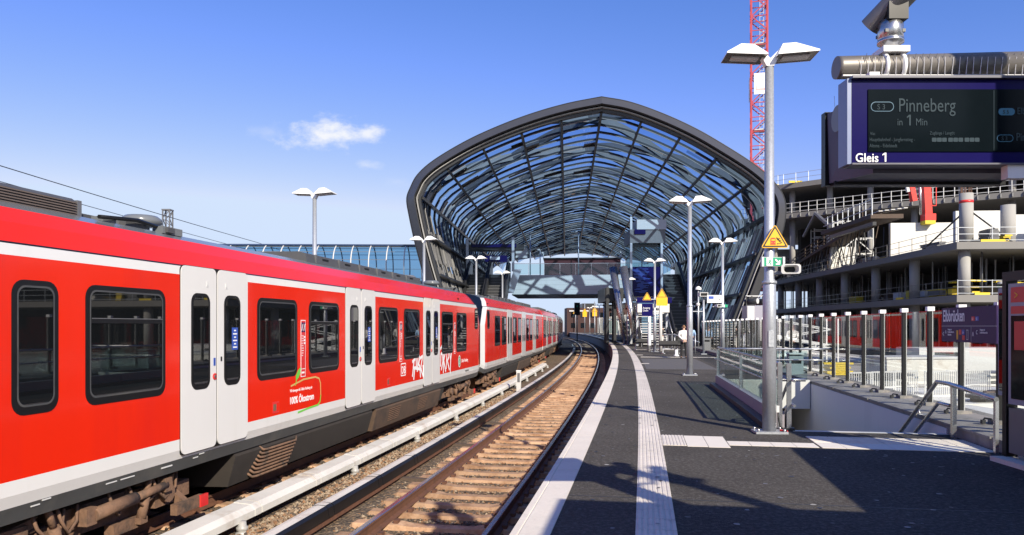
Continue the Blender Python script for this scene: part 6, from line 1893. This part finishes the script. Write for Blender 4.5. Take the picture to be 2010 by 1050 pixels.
# concrete pump boom
t = thing('concrete_pump_boom', 'bright red folded concrete pump boom standing on the building podium', 'pump boom', fp(3, 11, 10.0))
q0 = Vector((36.2, 65.0, 0))
b = B(); b.bar(q0 + Vector((.35, 0, 11.0)), q0 + Vector((.05, 0, 16.5)), .62, .6, BOOM); b.bar(q0 + Vector((.05, 0, 16.4)), q0 + Vector((-1.1, 0, 15.9)), .5, .5, BOOM); b.build('main_arm', t, True)
b = B(); b.bar(q0 + Vector((-.95, -.2, 12.4)), q0 + Vector((-1.75, -.2, 16.4)), .42, .5, BOOM); b.bar(q0 + Vector((-1.5, -.3, 13.2)), q0 + Vector((-2.2, -.3, 16.5)), .2, .25, LTG); b.build('folded_arm', t, True)
b = B(); b.box(tuple(q0 + Vector((.42, 0, 11.0))), (.95, .8, .6), BOOM); b.tube([q0 + Vector((-.4, -.3, 11.2)), q0 + Vector((-.5, -.3, 14.5))], .12, STEEL, 8); b.bar(q0 + Vector((.95, -.3, 12)), q0 + Vector((.95, -.3, 16.5)), .06, .06, BOOM); b.bar(q0 + Vector((.5, -.3, 12)), q0 + Vector((.95, -.3, 12)), .06, .06, BOOM); b.box(tuple(q0 + Vector((.4, 0, 10.55))), (.9, .8, .3), YEL); b.build('pedestal', t, True)
# tower crane
CRX, CRY, CRW = 26.75, 80.0, .82
t = thing('tower_crane', 'red lattice tower crane mast with white number 5 boards behind the hall', 'crane', (CRX, CRY, -4), R_(-16))
b = B()
for x in (-CRW, CRW):
    for y in (-CRW, CRW): b.bar((x, y, 0), (x, y, 52), .19, .19, CRANE)
b.build('chords', t)
b = B(); st_ = 1.55
for k in range(33):
    z = k * st_; s_ = 1 if k % 2 else -1
    for y in (-CRW, CRW): b.bar((-CRW * s_, y, z), (CRW * s_, y, z + st_), .10, .10, CRANE); b.bar((-CRW, y, z), (CRW, y, z), .08, .08, CRANE)
    for x in (-CRW, CRW): b.bar((x, -CRW * s_, z), (x, CRW * s_, z + st_), .10, .10, CRANE); b.bar((x, -CRW, z), (x, CRW, z), .08, .08, CRANE)
b.build('lattice', t)
b = B()
for x in (-.2, .2): b.bar((x + .3, .3, 0), (x + .3, .3, 52), .05, .05, LTG)
for k in range(120): b.bar((.1, .3, k * .42), (.5, .3, k * .42), .04, .04, LTG)
for k in range(5): b.box((.0, 0, 8 + k * 9.3), (1.3, 1.2, .1), LTG)
b.build('ladder', t)
bx_z = 31.4
for side in (0, 1):
    b = B()
    if side == 0: b.box((.12, -CRW - .18, bx_z), (1.35, .06, 2.25), SIGNW)
    else: b.box((-CRW - .18, .05, bx_z - .3), (.06, 1.6, 2.25), SIGNW)
    pn = b.build('number_board', t)
    M = Matrix.Translation((-.12, -CRW - .215, bx_z + .1)) @ Matrix.Rotation(R_(90), 4, 'X') if side == 0 else Matrix.Translation((-CRW - .215, .35, bx_z - .1)) @ Matrix.Rotation(R_(-90), 4, 'Z') @ Matrix.Rotation(R_(90), 4, 'X')
    text_mesh('5', 1.15, LTG if side == 0 else SIGNK, M, 1.0, name='number', parent=pn, bold=.02)
    b = B()
    if side == 0: b.box((.15, -CRW - .215, bx_z - .62), (1.0, .01, .2), mat('board_pink', (.75, .45, .42), .5)); b.box((-.33, -CRW - .218, bx_z - .45), (.12, .01, .5), mat('board_pink', (.75, .45, .42), .5))
    else: b.box((-CRW - .215, .05, bx_z - .9), (.01, 1.1, .25), SIGNR)
    b.build('board_print', pn)

# ------------------------------------------------------------------ construction yard beyond the fence
yr = random.Random(9)
YARDM = mat('yard_concrete', (.44, .42, .39), .9, var=.25, scale=.5, col2=(.16, .15, .135), thr=(.48, .6))
g = B(); g.add([(7.2, 5, -1.35), (31.5, 2, -1.35), (36, 62, -1.35), (13.5, 48, -1.35), (9.2, 20, -1.35)], [(0, 1, 2, 3, 4)], YARDM); tag(g.build('construction_yard'), kind='structure')
t = thing('yard_fence', 'white site fencing of steel panels in the construction yard beyond the glass fence', 'site fence', (22, 45, -4))
for k in range(12):
    b = B(); a = Vector((11.8 + k * 1.05, 26 + (k % 3) * .2 + k * .25, -1.3)); e = a + Vector((1.0, .25, 0))
    for q in range(12): p = a.lerp(e, q / 11); b.bar(p, p + Vector((0, 0, 1.1)), .03, .03, LTG)
    for z in (0, .55, 1.1): b.bar(a + Vector((0, 0, z)), e + Vector((0, 0, z)), .05, .05, LTG)
    b.build('panel', t, True)
b = B(); b.box((18, 27.6, -1.2), (13, .5, .3), CONCW, .23); b.build('footing', t, True)
t = thing('scaffold_stair', 'white scaffold stair tower zigzagging in the yard beyond the glass fence', 'stair tower', (17, 45, -4))
for k in range(3):
    b = B(); z = -1.35 + k * .8; s_ = 1 if k % 2 else -1
    for dy in (-.6, .6):
        b.bar((17 - 2.2 * s_, 45 + dy, z), (17 + 2.2 * s_, 45 + dy, z + .8), .08, .16, SIGNW); b.bar((17 - 2.2 * s_, 45 + dy, z + 1.0), (17 + 2.2 * s_, 45 + dy, z + 1.8), .05, .05, SIGNW)
        for q in range(8): f = q / 7; p = Vector((17 - 2.2 * s_ + 4.4 * s_ * f, 45 + dy, z + .8 * f)); b.bar(p, p + Vector((0, 0, 1.0)), .03, .03, LTG)
    b.build('flight', t, True)
b = B()
for x in (14.5, 19.5):
    for y in (44.2, 45.8): b.bar((x, y, -1.35), (x, y, 1.9), .08, .08, SIGNW)
b.build('frame', t, True)
def yard(name, label, cat, boxes, group=None):
    b = B(); 
    for (c, d, m, rz) in boxes: b.box(c, d, m, rz)
    return tag(b.build(name, loc=boxes[0][0]), label, cat, group)
yard('site_cabin', 'low white site container in the yard seen through the glass fence below the building', 'cabin', [((20, 37, -.75), (4, 2.2, 1.2), COVW, .1), ((19.2, 35.85, -.7), (1.2, .06, .7), DKGREY, .1), ((21.1, 36.05, -.8), (.8, .06, 1.0), MIDG, .1), ((20, 37, -.1), (4.1, 2.3, .1), LTG, .1)])
yard('site_cabin', 'grey-white long site container farther back in the yard', 'cabin', [((27, 45, -.6), (6, 2.4, 1.5), LTG, .05), ((25.8, 43.75, -.5), (1.6, .06, .8), DKGREY, .05), ((28.3, 43.9, -.5), (1.6, .06, .8), DKGREY, .05)])
for k in range(26):
    x, y = yr.uniform(10, 26), yr.uniform(16, 44); m = yr.choice([YEL, LTG, DKGREY, TIMBER, COVW, TIMBER, MIDG, DKGREY])
    bs = [((x, y, -1.28 + .12 * q), (yr.uniform(.8, 2.6), yr.uniform(.4, 1.0), .1), m, yr.uniform(0, .3)) for q in range(yr.randint(2, 6))]
    yard('material_stack', 'stack of site material lying in the yard beyond the glass fence', 'material stack', bs, 'stacks of site material in the yard')
mp_ = mat('tarp_print', (.70, .70, .68), .6, var=.3, scale=1.5, col2=(.30, .30, .32), thr=(.52, .6))
for k, (x, y, w, c) in enumerate(((12.5, 22, 5, CONCW), (15, 26, 6, CONCW), (19, 29, 7, mp_), (11.5, 17.5, 4.5, mp_))):
    yard('concrete_slab_pad', ['pale concrete pad in the yard second from the stairs', 'broad pale concrete pad mid yard', 'patterned pad farthest in the yard', 'patterned pad nearest under the fence'][k], 'concrete pad', [((x, y, -1.25), (w, 3.5, .3), c, .1)])
yard('barrier_beam', 'red and white barrier beam lying beyond the fence below the name board', 'barrier', [((9.6 + q * .5, 15.5, -.6), (.5, .1, .16), SIGNR if q % 2 else SIGNW, 0) for q in range(7)] + [((9.8, 15.5, -.95), (.1, .1, .8), LTG, 0), ((12.4, 15.5, -.95), (.1, .1, .8), LTG, 0)])
b = B(); b.bar((9.9, 13, -1.22), (11.0, 18, -1.2), .9, .06, YEL); tag(b.build('yellow_boards', loc=(10, 14, -1.5)), 'yellow boards lying on the yard below the name board', 'boards')
t = thing('light_mast', 'double spotlight on a cabinet just beyond the fence left of the nearest lamp pole', 'floodlight', (14.1, 43, -1.35))
b = B(); b.box((14.1, 43, 2.2), (1.15, .9, .85), MATS['vitrine_frame']); b.box((13.75, 42.53, 2.2), (.4, .03, .8), LTG); b.box((14.1, 43, .2), (.8, .6, 3.2), DKGREY); b.build('cabinet', t, True)
b = B(); b.bar((13.6, 43, 3.2), (15.1, 43, 3.2), .06, .06, LTG)
for x in (13.95, 14.6):
    b.tube([(x - .28, 43.2, 2.85), (x + .2, 42.6, 2.90)], .17, DKGREY, 14); b.tube([(x + .2, 42.6, 2.9), (x + .22, 42.58, 2.9)], .16, LTG, 14); b.bar((x, 43, 2.9), (x, 43, 3.2), .08, .08, DKGREY)
b.bar((13.65, 43, 2.6), (13.65, 43, 3.2), .06, .06, DKGREY); b.bar((15.0, 43, 2.6), (15.0, 43, 3.2), .06, .06, DKGREY); b.build('spotlights', t, True)

# material lying about on the podium and its floors
KINDS = [('timber_stack', 'stack of formwork timber on the unfinished building', TIMBER), ('steel_stack', 'bundle of grey steel props on the unfinished building', MIDG), ('board_stack', 'stack of yellow formwork boards on the unfinished building', YEL), ('pallet_stack', 'pale pallet load on the unfinished building', COVW)]
for k in range(46):
    nm, lb, m = KINDS[yr.randrange(4)]
    lv = yr.choice([7.25, 7.25, 3.6, -.8]); l_ = yr.uniform(1, 48); x = yr.uniform(.2, 3.5) if k % 3 else yr.uniform(1, 14)
    if k % 3 == 0: l_ = yr.uniform(0, 3)
    b = B(); n = yr.randint(3, 8); w, ln = yr.uniform(.5, 1.1), yr.uniform(1.2, 3)
    for q in range(n): b.box(tuple(fp(x, l_, lv + .07 + q * .115)), (w * yr.uniform(.85, 1.1), ln * yr.uniform(.9, 1.05), .10), m, -FA + yr.uniform(-.08, .08))
    tag(b.build(nm, loc=fp(x, l_, lv)), lb, 'material stack', lb.split(' on the')[0] + 's on the building')

# chewing gum and small litter trodden into the platform
gm = B(); gr_ = random.Random(21)
for k in range(420):
    s_, d = 4.5 + 26 * gr_.random() ** 1.4, gr_.uniform(.3, 4.7)
    if 10.8 < s_ < 18.9 and d > 2.6: continue
    p = pos(s_, d, .0135 if .84 < d < 1.17 else .0035); r = gr_.uniform(.010, .028); n = 7
    gm.add([(p.x + r * gr_.uniform(.7, 1.2) * math.cos(q * 6.283 / n), p.y + r * gr_.uniform(.7, 1.2) * math.sin(q * 6.283 / n), p.z) for q in range(n)], [tuple(range(n))], gr_.choice([DKGREY, DKGREY, DKGREY, MIDG, MIDG, CONC]))
tag(gm.build('gum_spots'), kind='stuff')
